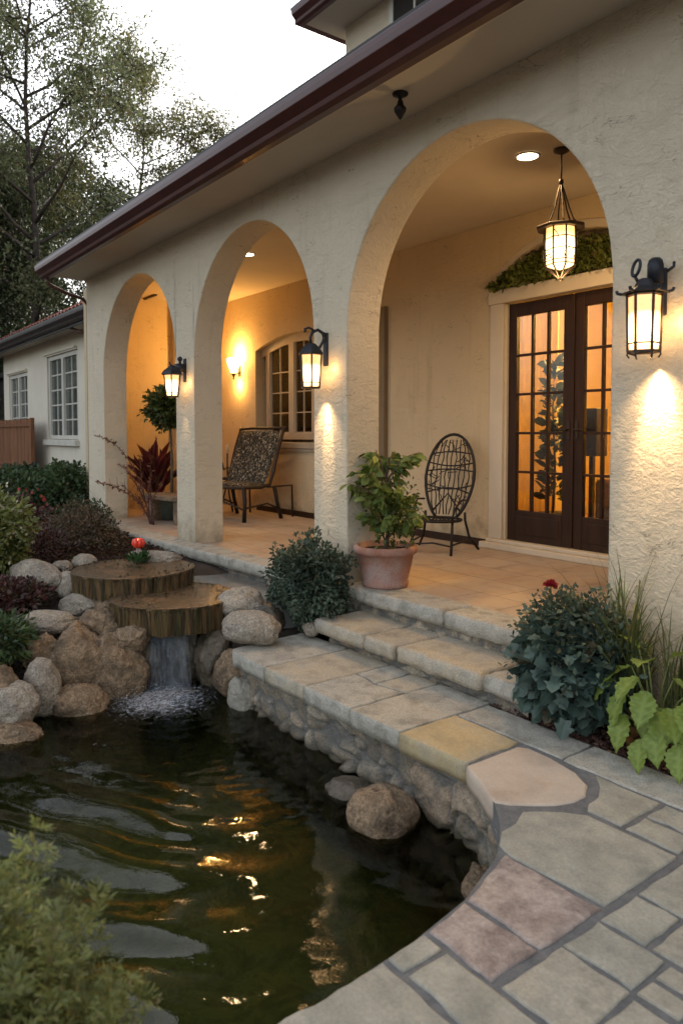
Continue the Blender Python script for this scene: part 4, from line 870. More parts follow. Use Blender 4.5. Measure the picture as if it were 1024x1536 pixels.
# room lights (ceiling lamp and a bare point light without fixture inside, out of sight)
RL=thing('room_lamp','warm ceiling lamp inside the room behind the french doors','ceiling lamp',(-4.0,6.9,2.8))
a=MB(); a.lathe([(0,-.12),(.12,-.11),(.16,-.06),(.17,-.002),(0,-.002)],20); a.build('shade',emis('room_lamp_glass',(1,.7,.35),4),RL,True)
light('room_light','POINT',(0,0,-.25),150,(1,.60,.17),RL,shadow_soft_size=.12)
light('room_light','POINT',(1.0,-.45,-.3),45,(1,.62,.22),RL,shadow_soft_size=.1)

# indoor things
BR=mat('dark_furniture',[(.03,.018,.01),(.06,.035,.02)],6,.5)
t=thing('side_table','low dark console table inside the room behind the right door leaf','table',(-2.9,6.6,.06))
a=MB(); a.box(-.55,.55,-.2,.2,.66,.72); a.build('top',BR,t,bevel=.005)
for x in (-.5,.5):
    for y in (-.16,.16): a=MB(); a.box(x-.025,x+.025,y-.025,y+.025,0,.66); a.build('leg',BR,t)
a=MB(); a.box(-.5,.5,-.15,.15,.1,.5); a.build('basket_shelf',mat('wicker',[(.2,.1,.04),(.35,.2,.08)],60,.8,.5),t)
t=thing('armchair','brown upholstered armchair behind the lower panes of the right door leaf','armchair',(-3.35,5.85,.06),.4)
UP=mat('brown_upholstery',[(.12,.06,.025),(.2,.11,.045),(.07,.04,.02)],16,.9,.3)
a=MB(); a.box(-.32,.32,-.3,.3,.12,.45); a.build('seat',UP,t,bevel=.05); a=MB(); a.box(-.34,.34,.22,.38,.3,1.0); a.build('backrest',UP,t,bevel=.06)
for s_ in (-1,1): a=MB(); a.box(s_*.36-.07,s_*.36+.07,-.3,.3,.12,.62); a.build('armrest',UP,t,bevel=.05)
t=thing('speaker','black box speaker on a stand behind the left door leaf','speaker',(-4.02,5.95,.06))
a=MB(); a.box(-.10,.10,-.09,.09,.78,1.22); a.build('cabinet',M['iron'],t,bevel=.01); a=MB(); a.box(-.02,.02,-.02,.02,.02,.78); a.box(-.12,.12,-.1,.1,0,.03); a.build('stand',M['iron'],t)
t=thing('indoor_plant','tall leafy plant in a dark pot standing inside behind the left door leaf','plant',(-4.28,5.72,.06))
a=MB(); a.lathe([(.0,0),(.10,0),(.13,.24),(.135,.25),(.11,.25),(.0,.22)],20); a.build('pot',M['iron'],t,True)
a=MB(); a.tube([(0,0,.2),(.02,0,.7),(-.02,.01,1.2),(0,0,1.62)],[.014,.011,.007,.003],6)
C_=[];D_=[]
for k in range(230):
    z=.35+1.3*NR.random(); an=NR.random()*6.28; sp=.15*(1-(z-.3)/1.6)+.03; C_.append((sp*.4*math.cos(an),sp*.4*math.sin(an),z)); D_.append((math.cos(an),math.sin(an),.5))
a.build('stem',BR,t,True); leaves('foliage',C_,D_,.12,leafmat('indoor_leaf',[(.02,.035,.01),(.04,.06,.015)]),t,'leaf',.4)
# greenery over the door
t=thing('garland','leafy green garland filling the arched niche above the french doors','garland',(-3.69,YB,2.335))
C_=[];D_=[]
for k in range(5200):
    x=NR.uniform(-.82,.86); top=.04+.22*max(0,1-((x-.12)/.86)**2)**.7*(1+.25*noise.noise(Vector((x*7,1,1)))); z=NR.random()**.8*top; C_.append((x,-.02+.13*NR.random()-.07*(1-z/.4),z)); D_.append((NR.normal(0,.5),-.7,NR.normal(.4,.5)))
a=MB(); a.tube([(-.8,.06,.02),(-.3,.05,.06),(.3,.05,.05),(.8,.06,.02)],.012,6); a.build('stem',BR,t,True)
leaves('foliage',C_,D_,.05,leafmat('garland_leaf',[(.07,.10,.02),(.16,.18,.035),(.10,.13,.03)]),t,'leaf',.7)

# ============================================================ FURNITURE
def fabric():
    m,t,b=newmat('leafy_patterned_fabric'); v=coords(t,(1,1,1))
    vo=nn(t,'ShaderNodeTexVoronoi'); vo.inputs['Scale'].default_value=42
    mp=nn(t,'ShaderNodeMapping'); mp.inputs['Scale'].default_value=(1,.6,.6); mp.inputs['Rotation'].default_value=(.3,.5,.4); t.links.new(v,mp.inputs[0]); t.links.new(mp.outputs[0],vo.inputs['Vector'])
    f=noi(t,mp.outputs[0],48,4,.6,1.5); mr=nn(t,'ShaderNodeMapRange'); mr.inputs[1].default_value=.55; mr.inputs[2].default_value=.60; t.links.new(f,mr.inputs[0])
    c=ramp(t,[(.09,.055,.02),(.42,.34,.22),(.10,.12,.04),(.32,.14,.05),(.5,.45,.34)],vo.outputs['Distance'],.05,.5).outputs[0]
    c=mixc(t,mr.outputs[0],(.015,.014,.009),c); t.links.new(c,b.inputs['Base Color']); b.inputs['Roughness'].default_value=.9; t.links.new(bumpn(t,f,.6,.004),b.inputs['Normal']); return m
M['fabric']=fabric()
LC=thing('lounge_chair','reclined porch chair with leafy patterned fabric on a dark frame below the arched window','chair',(-8.02,4.56,0),.20)
W_=.40
def pad(name,pts,w,th,m,parent,rows=26,cols=18):
    """cushion following a profile in y,z"""
    P=[Vector((0,a,b)) for a,b in pts]; L=[0]
    for a,b in zip(P[:-1],P[1:]): L.append(L[-1]+(b-a).length)
    V=[];F=[]
    for side in (1,-1):
        for i in range(rows+1):
            s_=L[-1]*i/rows; k=max(j for j in range(len(L)) if L[j]<=s_+1e-9); k=min(k,len(P)-2); u=(s_-L[k])/(L[k+1]-L[k]); p=P[k].lerp(P[k+1],u); d_=(P[k+1]-P[k]).normalized(); nr=Vector((0,-d_.z,d_.y))
            for j in range(cols+1):
                x=-w/2+w*j/cols; puff=th*(min(1,12*min(j/cols,1-j/cols))**.5)*(min(1,12*min(i/rows,1-i/rows))**.5)*(.75+.25*abs(math.sin(j*PI/6))); q=p+nr*(side*puff*.5); V.append((x,q.y,q.z+.004*noise.noise(Vector((x*20,s_*20,side)))))
    n=(rows+1)*(cols+1)
    for s0 in (0,1):
        for i in range(rows):
            for j in range(cols):
                a=s0*n+i*(cols+1)+j; f=(a,a+1,a+cols+2,a+cols+1); F.append(f if s0==0 else f[::-1])
    mb=MB(); mb.add(V,F); return mb.build(name,m,parent,True)
pad('backrest',[(-.02,.43),(.05,.55),(.16,.82),(.25,1.08)],W_*1.86,.045,M['fabric'],LC); pad('seat',[(-.36,.425),(-.1,.415),(.02,.43)],W_*1.86,.06,M['fabric'],LC)
for s_ in (-1,1):
    x=s_*W_
    a=MB(); a.tube([(x,-.37,.40),(x*1.01,-.36,.2),(x*1.03,-.38,.0)],[.026,.022,.026],8); a.build('leg',M['iron'],LC,True)
    a=MB(); a.tube([(x,.12,.40),(x*1.01,.16,.2),(x*1.03,.22,.0)],[.026,.022,.026],8); a.build('leg',M['iron'],LC,True)
    a=MB(); a.tube([(x,-.38,.41),(x,-.1,.40),(x,.04,.43),(x,.11,.60),(x,.18,.84),(x,.28,1.1),(x*1.02,.31,1.12)],.021,8); a.tube([(x,.0,.40),(x,.42,.40),(x,.43,.0)],.013,7); a.tube([(x,-.36,.16),(x,.0,.20),(x,.20,.12)],.011,6); a.build('side_rail',M['ironb'],LC,True)
a=MB(); a.tube([(-W_-.02,.28,1.10),(-.2,.29,1.115),(.2,.29,1.115),(W_+.04,.28,1.12)],.018,8); a.build('top_rail',M['ironb'],LC,True); a=MB(); a.tube([(-W_,-.37,.405),(0,-.375,.395),(W_,-.37,.405)],.02,8); a.build('cross_rail',M['ironb'],LC,True); a=MB(); a.tube([(-W_,-.36,.2),(0,-.36,.225),(W_,-.36,.14)],.011,6); a.build('stretcher',M['ironb'],LC,True)

IC=thing('iron_chair','openwork dark iron chair with tall oval branch-pattern back beside the door casing','chair',(-4.72,4.72,0),.42)
def oval(t_,w=.235,zc=.64,hh=.40):
    z=zc+hh*math.sin(t_); wx=w*(1-.12*max(0,-(z-zc)/hh)); x=wx*math.cos(t_); return Vector((x,.06+.22*(z-.27)/.8*1.0,z))
a=MB(); ov=[oval(R_(-62)+R_(304)*i/30) for i in range(31)]
a.tube(ov,.014,8)
a.build('back_frame',M['iron'],IC,True)
def backpt(x,z): return Vector((x,.06+.22*(z-.27)/.8,z))
a=MB()
def inw(z,w=.235,zc=.64,hh=.40):
    q=min(1,abs(z-zc)/hh); return w*math.sqrt(max(0,1-q*q))
for k in range(-6,7):
    x0=k*.03; pts=[]
    for i in range(9):
        z=.31+(.99-.31)*i/8; wv=inw(z)*.97; x=max(-wv,min(wv,x0*(1+.5*math.sin((z-.3)*4.2))+.008*math.sin(z*30+k*2))); pts.append(backpt(x,z))
    a.tube(pts,.0058,5)
for z0,amp in ((.50,.05),(.58,-.04),(.70,.02),(.78,-.03),(.86,.02)):
    wv=inw(z0)*.98; a.tube([backpt(-wv+2*wv*i/10,z0+amp*math.sin(PI*i/10)) for i in range(11)],.007,5)
for q in range(34):
    z=rnd.uniform(.36,.95); wv=inw(z)*.85; x=rnd.uniform(-wv,wv); an=rnd.uniform(0,6.28); pts=[]
    for i in range(4): pts.append(backpt(max(-inw(min(.98,z))*.95,min(inw(min(.98,z))*.95,x)),min(.98,z))); x+=.03*math.cos(an); z+=.035*abs(math.sin(an)); an+=rnd.uniform(-.6,.6)
    a.tube(pts,.0045,5)
a.build('back_lattice',M['iron'],IC,True)
a=MB(); so_=[( .21*math.cos(2*PI*i/20),-.13+.20*math.sin(2*PI*i/20),.285) for i in range(20)]; a.tube(so_,.012,7,True)
for k in range(-5,6): x=k*.037; hw=.2*math.sqrt(max(0,1-(x/.21)**2)); a.tube([(x,-.13-hw,.285),(x,-.13,.275),(x,-.13+hw,.285)],.005,5)
for y in (-.24,-.13,-.02): hw=.2*math.sqrt(max(0,1-((y+.13)/.2)**2)); a.tube([(-hw,y,.287),(0,y,.278),(hw,y,.287)],.005,5)
a.build('seat',M['iron'],IC,True)
for s_ in (-1,1):
    a=MB(); a.tube([(s_*.19,.045,.34),(s_*.19,.05,.27),(s_*.22,.08,.12),(s_*.29,.14,.0)],.012,7); a.build('leg',M['iron'],IC,True)
    a=MB(); a.tube([(s_*.17,-.22,.28),(s_*.18,-.26,.15),(s_*.20,-.33,.0)],.012,7); a.build('leg',M['iron'],IC,True)
a=MB(); a.tube([(-.20,-.30,.075),(0,-.25,.09),(.20,-.30,.075)],.008,6); a.tube([(-.24,.1,.10),(-.2,-.28,.09)],.008,6); a.tube([(.24,.1,.10),(.2,-.28,.09)],.008,6); a.tube([(-.2,.04,.45),(-.21,-.1,.46),(-.19,-.2,.40),(-.17,-.24,.29)],.010,6); a.tube([(.2,.04,.45),(.21,-.1,.46),(.19,-.2,.40),(.17,-.24,.29)],.010,6); a.tube([oval(R_(-50)),backpt(0,.50),oval(R_(230))],.009,6); a.build('brace',M['iron'],IC,True)

# potted tree ---------------------------------------------------------
PT=thing('potted_tree','weathered terracotta pot holding a small light green tree on the porch edge','potted plant',(-3.80,3.25,.008))
a=MB(); a.lathe([(0,0),(.150,0),(.158,.012),(.160,.03),(.153,.036),(.178,.14),(.192,.225),(.212,.23),(.22,.25),(.218,.272),(.208,.282),(.185,.28),(.178,.24),(0,.235)],56); a.build('pot',M['terra'],PT,True,autos=True)
a=MB(); a.lathe([(0,.25),(.18,.245)],24); a.build('soil',M['soil'],PT,True)
BK=mat('plant_bark',[(.07,.05,.03),(.14,.10,.06)],20,.9,.5,60,.003)
a=MB(); a.tube([(0,0,.23),(.015,.01,.36),(-.02,0,.48),(.0,.01,.62),(.01,0,.72)],[.017,.014,.012,.008,.004],7)
LV=leafmat('bright_leaf',[(.09,.14,.03),(.21,.27,.07),(.14,.19,.045),(.28,.32,.10)],.4)
C_=[];D_=[]
for k in range(38):
    an=rnd.uniform(0,2*PI); z=rnd.uniform(.45,.93); sp=rnd.uniform(.12,.32)*(1.1-.35*abs(z-.6)/.3)
    p0=Vector((0,0,max(.3,z-.2))); p2=Vector((sp*math.cos(an),sp*math.sin(an),z)); p1=(p0+p2)/2+Vector((0,0,.06))
    a.tube([p0,p1,p2],[.005,.004,.0018],5)
    for i in range(13):
        u=.35+.65*i/12; p=(p0.lerp(p1,u*2) if u<.5 else p1.lerp(p2,u*2-1)); C_.append(p); dd=Vector((math.cos(an+rnd.uniform(-1.5,1.5)),math.sin(an+rnd.uniform(-1.5,1.5)),rnd.uniform(-.5,.2))); D_.append(dd)
a.build('trunk',BK,PT,True); leaves('foliage',C_,D_,.078,LV,PT,'leaf',.35,droop=.35,width=1.15)
C_,D_=blob(850,(.05,.02,.50),(.18,.17,.20),.3,.8,3); leaves('small_foliage',C_,D_,.032,leafmat('fine_leaf',[(.04,.075,.015),(.12,.15,.03),(.08,.11,.025)],.3),PT,'leaf',.8,droop=.3)

# arch-one planter group ---------------------------------------------------------
t=thing('topiary','round-headed green topiary tree on a thin stem inside the left arch','topiary',(-8.38,3.74,0))
a=MB(); a.lathe([(0,0),(.14,0),(.19,.27),(.2,.3),(.17,.3),(0,.27)],24); a.build('pot',mat('grey_green_pot',[(.06,.075,.06),(.11,.12,.09)],6,.6,.2),t,True)
a=MB(); a.tube([(0,0,.2),(.02,0,.7),(-.02,0,1.1),(0,0,1.35)],[.02,.017,.014,.01],7); a.build('trunk',BK,t,True)
C_,D_=blob(3000,(.0,0,1.37),(.27,.27,.24),.4,.6,8); leaves('crown',C_,D_,.06,leafmat('topiary_leaf',[(.03,.05,.012),(.08,.11,.025),(.05,.07,.018)],.25),t,'leaf',.7,droop=.25)
t=thing('glazed_jar','dark red glazed jar standing among plants inside the left arch','jar',(-8.45,4.15,0))
a=MB(); a.lathe([(0,.2),(.10,.2),(.2,.34),(.23,.46),(.19,.58),(.11,.64),(.13,.67),(.10,.67),(.0,.6)],28); RJ=mat('red_glaze',[(.07,.012,.01),(.13,.02,.018)],5,.25,spec=.7); a.build('body',RJ,t,True); a=MB(); a.lathe([(0,0),(.17,0),(.14,.1),(.12,.21),(0,.21)],24); a.build('stand',M['iron'],t,True)
t=thing('cordyline','dark red strap-leaved cordyline beside the topiary stem','plant',(-8.9,3.75,0))
a=MB(); a.lathe([(0,0),(.1,0),(.13,.22),(.11,.22),(0,.2)],20); a.build('pot',M['terra'],t,True)
C_=[(rnd.uniform(-.04,.04),rnd.uniform(-.04,.04),.2+rnd.random()*.3) for k in range(110)]; D_=[(rnd.gauss(0,.4),rnd.gauss(0,.4),1) for k in range(110)]
leaves('foliage',C_,D_,.42,leafmat('red_leaf',[(.07,.01,.01),(.16,.025,.02),(.10,.04,.025)],.2),t,'leaf',.14,width=.15)
t=thing('stone_bench','low mossy stone slab seat on blocks inside the left arch','bench',(-8.12,3.62,0),.1)
a=MB(); a.prism([(-.42,-.16),(-.2,-.2),(.2,-.19),(.42,-.14),(.43,.1),(.2,.17),(-.3,.16)],.27,.33); a.build('seat',M['boulder_brown'],t,bevel=.015)
for x in (-.3,.3): a=MB(); a.box(x-.07,x+.07,-.12,.12,0,.27); a.build('leg',M['boulder_brown'],t,bevel=.02)
t=thing('arching_shrub','bare red-brown arching shrub leaning out of the left arch across the corner pillar','shrub',(-8.12,3.34,.0))
a=MB(); C_=[];D_=[]
for (tx,tz,c) in [(-.74,1.02,1),(-.70,.46,1),(-.1,.7,0),(-.3,.3,0),(.3,.8,0),(-.15,.7,0),(-.42,.78,0),(.22,.5,0),(-.05,.45,0),(.05,.62,0)]:
    P0=Vector((rnd.uniform(0,.15),0,0)); P2=Vector((tx,-.38 if c else rnd.uniform(-.3,.1),tz)); P1=Vector((tx*.35,-.05,tz*(.95 if tz>.5 else .9) if c else tz*.6)); pts=[(P0*(1-u)**2+P1*2*u*(1-u)+P2*u*u) for u in [i/10 for i in range(11)]]
    a.tube(pts,[.008-.0006*i for i in range(11)],5)
    for i in range(60 if c else 22):
        u=.35+.65*rnd.random(); C_.append(P0*(1-u)**2+P1*2*u*(1-u)+P2*u*u); D_.append((rnd.gauss(0,1),rnd.gauss(0,1),rnd.gauss(0,1)))
    for q in range(5):
        p=pts[rnd.randint(3,9)]; e_=p+Vector((rnd.uniform(-.15,.15),rnd.uniform(-.1,.1),rnd.uniform(.02,.18))); a.tube([p,e_],[.003,.0015],4)
a.build('branches',mat('red_brown_twig',[(.06,.025,.018),(.12,.05,.035)],20,.8),t,True); leaves('foliage',C_,D_,.035,leafmat('sparse_red_leaf',[(.16,.03,.02),(.22,.07,.04),(.06,.06,.03)],.2),t,'leaf',.5)
t=thing('candle_stand','tall dark wrought iron candle stand beside the patterned lounge chair','candle stand',(-8.78,4.72,0))
a=MB()
for k in range(3): an=k*2.1; a.tube([(.14*math.cos(an),.14*math.sin(an),0),(.05*math.cos(an),.05*math.sin(an),.2),(0,0,.4)],.01,6)
a.tube([(0,0,.38),(0,0,.78)],.011,7); a.lathe([(0,.42),(.11,.43),(.12,.46),(0,.45)],16)
for k in range(4): an=k*1.57+.4; a.tube([(0,0,.6),(.07*math.cos(an),.07*math.sin(an),.56),(.1*math.cos(an),.1*math.sin(an),.66)],.007,6)
a.build('frame',M['iron'],t,True); a=MB(); a.lathe([(0,.78),(.018,.78),(.018,.9),(0,.905)],12); a.build('candle',mat('wax',[(.6,.5,.35),(.65,.55,.4)],5,.5),t,True)

# ============================================================ WATERFALL TIERS
def stumptop(name,col,sidewet):
    m,t,b=newmat(name); v=coords(t,(1,1,1),False); n1=nn(t,'ShaderNodeTexNoise'); n1.inputs['Scale'].default_value=3; t.links.new(v,n1.inputs['Vector'])
    c=ramp(t,col,noi(t,v,4.5,9,.72,1.2),.34,.64).outputs[0]; c=mixc(t,.35,c,ramp(t,[(.05,.035,.02),(.3,.2,.12)],noi(t,v,26,6,.7),.35,.65).outputs[0]); t.links.new(c,b.inputs['Base Color'])
    b.inputs['Roughness'].default_value=.2; b.inputs['Specular IOR Level'].default_value=.7; t.links.new(bumpn(t,noi(t,v,26,7,.7),.7,.012),b.inputs['Normal']); return m
M['stumptop']=stumptop('wet_tier_top',[(.012,.012,.009),(.13,.07,.036),(.03,.035,.018),(.24,.12,.055),(.06,.045,.03)],0)
LITM=leafmat('tier_litter',[(.03,.018,.01),(.07,.04,.02),(.03,.045,.012),(.05,.06,.02)],.1,.6,.4)
def tier(label,c,rx,ry,zt,th,n=120,seed=0,staves=True):
    T=thing('waterfall_tier',label,'waterfall tier',(c[0],c[1],zt))
    V=[];F=[]
    def rad(a): return 1+.05*noise.noise(Vector((math.cos(a)*1.5+seed,math.sin(a)*1.5,seed)))+.012*noise.noise(Vector((math.cos(a)*9,math.sin(a)*9,seed)))
    levels=[(1.0,0),(1.012,-.012),(1.0,-.03),(.99,-th*.5),(.98,-th)]
    for li,(s,z) in enumerate(levels):
        for k in range(n*2):
            a=PI*k/n; gr=1 if li in(0,) else 1-.02*(1 if (noise.cell(Vector((a*9+seed,0,0)))>.0) else 0)*min(1,li)-.025*max(0,math.cos(a*27+3*noise.noise(Vector((a*3,seed,0)))))**16*(li>0)
            zz=z+(.02*noise.noise(Vector((a*7,seed,1))) if li==4 else 0)
            V.append((rx*rad(a)*s*gr*math.cos(a),ry*rad(a)*s*gr*math.sin(a),zz))
    N=2*n
    for li in range(4):
        for k in range(N): F.append(((li+1)*N+k,(li+1)*N+(k+1)%N,li*N+(k+1)%N,li*N+k))
    F.append(tuple(4*N+k for k in range(N))[::-1])
    mb=MB(); mb.add(V,F); mb.build('side',M['stump'],T,False)
    V=[(0,0,.002)];F=[]
    R=14
    for j in range(1,R+1):
        for k in range(N):
            a=PI*k/n; q=j/R; x=rx*rad(a)*q*math.cos(a)*.999;y=ry*rad(a)*q*math.sin(a)*.999; V.append((x,y,.004*noise.noise(Vector((x*9,y*9,seed)))-(.004 if j==R else 0)))
    for k in range(N): F.append((0,1+k,1+(k+1)%N))
    for j in range(R-1):
        for k in range(N): a=1+j*N; F.append((a+k,a+N+k,a+N+(k+1)%N,a+(k+1)%N))
    mb=MB(); mb.add(V,F); mb.build('top',M['stumptop'],T,True)
    an=NR.random(260)*6.28; rr_=np.where(NR.random(260)<.6,.72+.24*NR.random(260),NR.random(260)); keep=(np.sin(an*2+seed)>-.3); an=an[keep]; rr_=rr_[keep]
    o=leaves('moss_and_litter',np.stack([rx*rr_*np.cos(an),ry*rr_*np.sin(an),np.full(len(an),.006)],-1),NR.normal(0,1,(len(an),3))*np.array([1,1,.25]),.02,LITM,T,'leaf',.1); o['kind']='stuff'
    return T
tier('upper round timber-sided waterfall tier with a red flower standing on it',(-5.42,2.10),.45,.45,.02,.155,seed=1)
tier('lower round timber-sided waterfall tier with water spilling off its front edge',(-4.86,2.17),.45,.43,-.10,.185,seed=5)
# shallow spill channel between tiers and porch
e=MB(); e.prism([(-5.7,2.35),(-4.6,2.3),(-4.3,2.5),(-4.15,2.98),(-6.0,2.98)],-.4,-.13); o=e.build('spill_channel',mat('wet_slab',[(.13,.13,.125),(.2,.195,.18)],5,.12,.25,20,.004,spec=.7)); tag(o,kind='structure')
# falling water
def fallmat():
    m,t,b=newmat('falling_water'); v=coords(t,(20,20,1.7),False); f=noi(t,v,1.6,8,.72,1.6)
    mr=nn(t,'ShaderNodeMapRange'); mr.inputs[1].default_value=.40; mr.inputs[2].default_value=.85; mr.inputs[4].default_value=.34; t.links.new(f,mr.inputs[0])
    b.inputs['Base Color'].default_value=(.55,.58,.62,1); b.inputs['Roughness'].default_value=.2
    tr=nn(t,'ShaderNodeBsdfTransparent'); tr.inputs[0].default_value=(.93,.95,.97,1); mx=nn(t,'ShaderNodeMixShader'); t.links.new(mr.outputs[0],mx.inputs[0]); t.links.new(tr.outputs[0],mx.inputs[1]); t.links.new(b.outputs[0],mx.inputs[2]); t.links.new(mx.outputs[0],t.nodes['Material Output'].inputs[0]); return m
WM=fallmat()
V=[];F=[];n=44;rows=24
for layer in (0,1):
    base=len(V)
    for i in range(n+1):
        a=R_(-50+42*i/n); r0=.36-.03*layer
        for j in range(rows+1):
            u=j/rows; out=.05*u*(1-.3*layer)+.006*noise.noise(Vector((i*.5,u*3,layer)))
            V.append((-4.86+(r0+out)*math.cos(a),2.17+(r0-.02+out)*math.sin(a),-.25-.41*u))
    for i in range(n):
        for j in range(rows): q=base+i*(rows+1)+j; F.append((q,q+rows+1,q+rows+2,q+1))
wf=thing('waterfall','small curtain of water falling from the lower timber tier into the pond','waterfall',(-4.6,1.85,-.66))
mb=MB(); mb.add(V,F); mb.build('water_curtain',WM,wf,True,world=True)
def foammat():
    m,t,b=newmat('foam'); v=coords(t,(1,1,1),False); f=noi(t,v,34,7,.75,1.0)
    g_=nn(t,'ShaderNodeVectorMath',operation='DISTANCE'); g_.inputs[1].default_value=(0,0,0); tc=nn(t,'ShaderNodeTexCoord'); t.links.new(tc.outputs['Object'],g_.inputs[0])
    mr=nn(t,'ShaderNodeMapRange'); mr.inputs[1].default_value=.12; mr.inputs[2].default_value=.55; mr.inputs[3].default_value=.36; mr.inputs[4].default_value=.70; t.links.new(g_.outputs['Value'],mr.inputs[0])
    sb=nn(t,'ShaderNodeMath',operation='SUBTRACT'); t.links.new(f,sb.inputs[0]); t.links.new(mr.outputs[0],sb.inputs[1]); ml=nn(t,'ShaderNodeMath',operation='MULTIPLY',use_clamp=True); ml.inputs[1].default_value=3.2; t.links.new(sb.outputs[0],ml.inputs[0])
    b.inputs['Base Color'].default_value=(.6,.62,.65,1); b.inputs['Roughness'].default_value=.5; tr=nn(t,'ShaderNodeBsdfTransparent'); mx=nn(t,'ShaderNodeMixShader'); t.links.new(ml.outputs[0],mx.inputs[0]); t.links.new(tr.outputs[0],mx.inputs[1]); t.links.new(b.outputs[0],mx.inputs[2]); t.links.new(mx.outputs[0],t.nodes['Material Output'].inputs[0]); return m
V=[];F=[];n=60
for i in range(n+1):
    for j in range(n+1):
        x=-.6+1.2*i/n;y=-.6+1.2*j/n; V.append((x,y,.004+.008*noise.noise(Vector((x*16,y*16,2)))*math.exp(-(x*x+y*y)/.08)))
for i in range(n):
    for j in range(n): a=i*(n+1)+j; F.append((a,a+n+1,a+n+2,a+1))
mb=MB(); mb.add(V,F); fo=mb.build('foam',foammat(),wf,True); fo.location=(.2,.03,.006); tag(fo,kind='stuff')
DC=NR.normal(0,1,(240,3))*np.array([.13,.12,.03]); DC[:,2]=np.abs(DC[:,2])+.01; DC+=np.array([.16,-.0,0])
sd_o=leaves('splash_drops',DC,NR.normal(0,1,(240,3)),.005,mat('water_drops',[(.6,.62,.66),(.7,.72,.75)],5,.1),wf,'leaf',1,width=2)
sd_o['kind']='stuff'

# red flower on the tier
t=thing('red_tulip_light','small glossy red tulip flower on a pale stem standing on the upper tier','flower',(-5.62,2.22,.025))
a=MB()
for k in range(6):
    an=k*PI/3; c,s_=math.cos(an),math.sin(an); px=[(.004,.115),(.026,.125),(.036,.15),(.030,.175),(.018,.188)]
    pts=[(r*c,r*s_,z) for r,z in px]; a.tube(pts,[.008,.016,.02,.016,.005],8)
a.build('petals',mat('red_petal',[(.75,.03,.02),(.9,.09,.03)],20,.25,spec=.7),t,True)
a=MB(); a.lathe([(0,.15),(.02,.155),(.024,.17),(0,.186)],12); a.build('bulb',emis('red_bulb',(1,.18,.06),3),t,True)
a=MB()
for k in range(4): a.tube([(.01*math.cos(k*1.6),.01*math.sin(k*1.6),0),(.012*math.cos(k*1.6),.012*math.sin(k*1.6),.06),(.018*math.cos(k*1.6),.018*math.sin(k*1.6),.125)],.0035,5)
a.build('stem',mat('pale_stem',[(.5,.38,.34),(.6,.48,.42)],20,.5),t,True)
C_=[(rnd.gauss(0,.035),rnd.gauss(0,.035),0) for k in range(90)]; D_=[(rnd.gauss(0,.5),rnd.gauss(0,.5),1) for k in range(90)]
GRN=leafmat('deep_green_leaf',[(.02,.05,.012),(.05,.10,.025),(.035,.07,.02)],.25)
leaves('foliage',C_,D_,.085,GRN,t,'leaf',.2,width=.3)

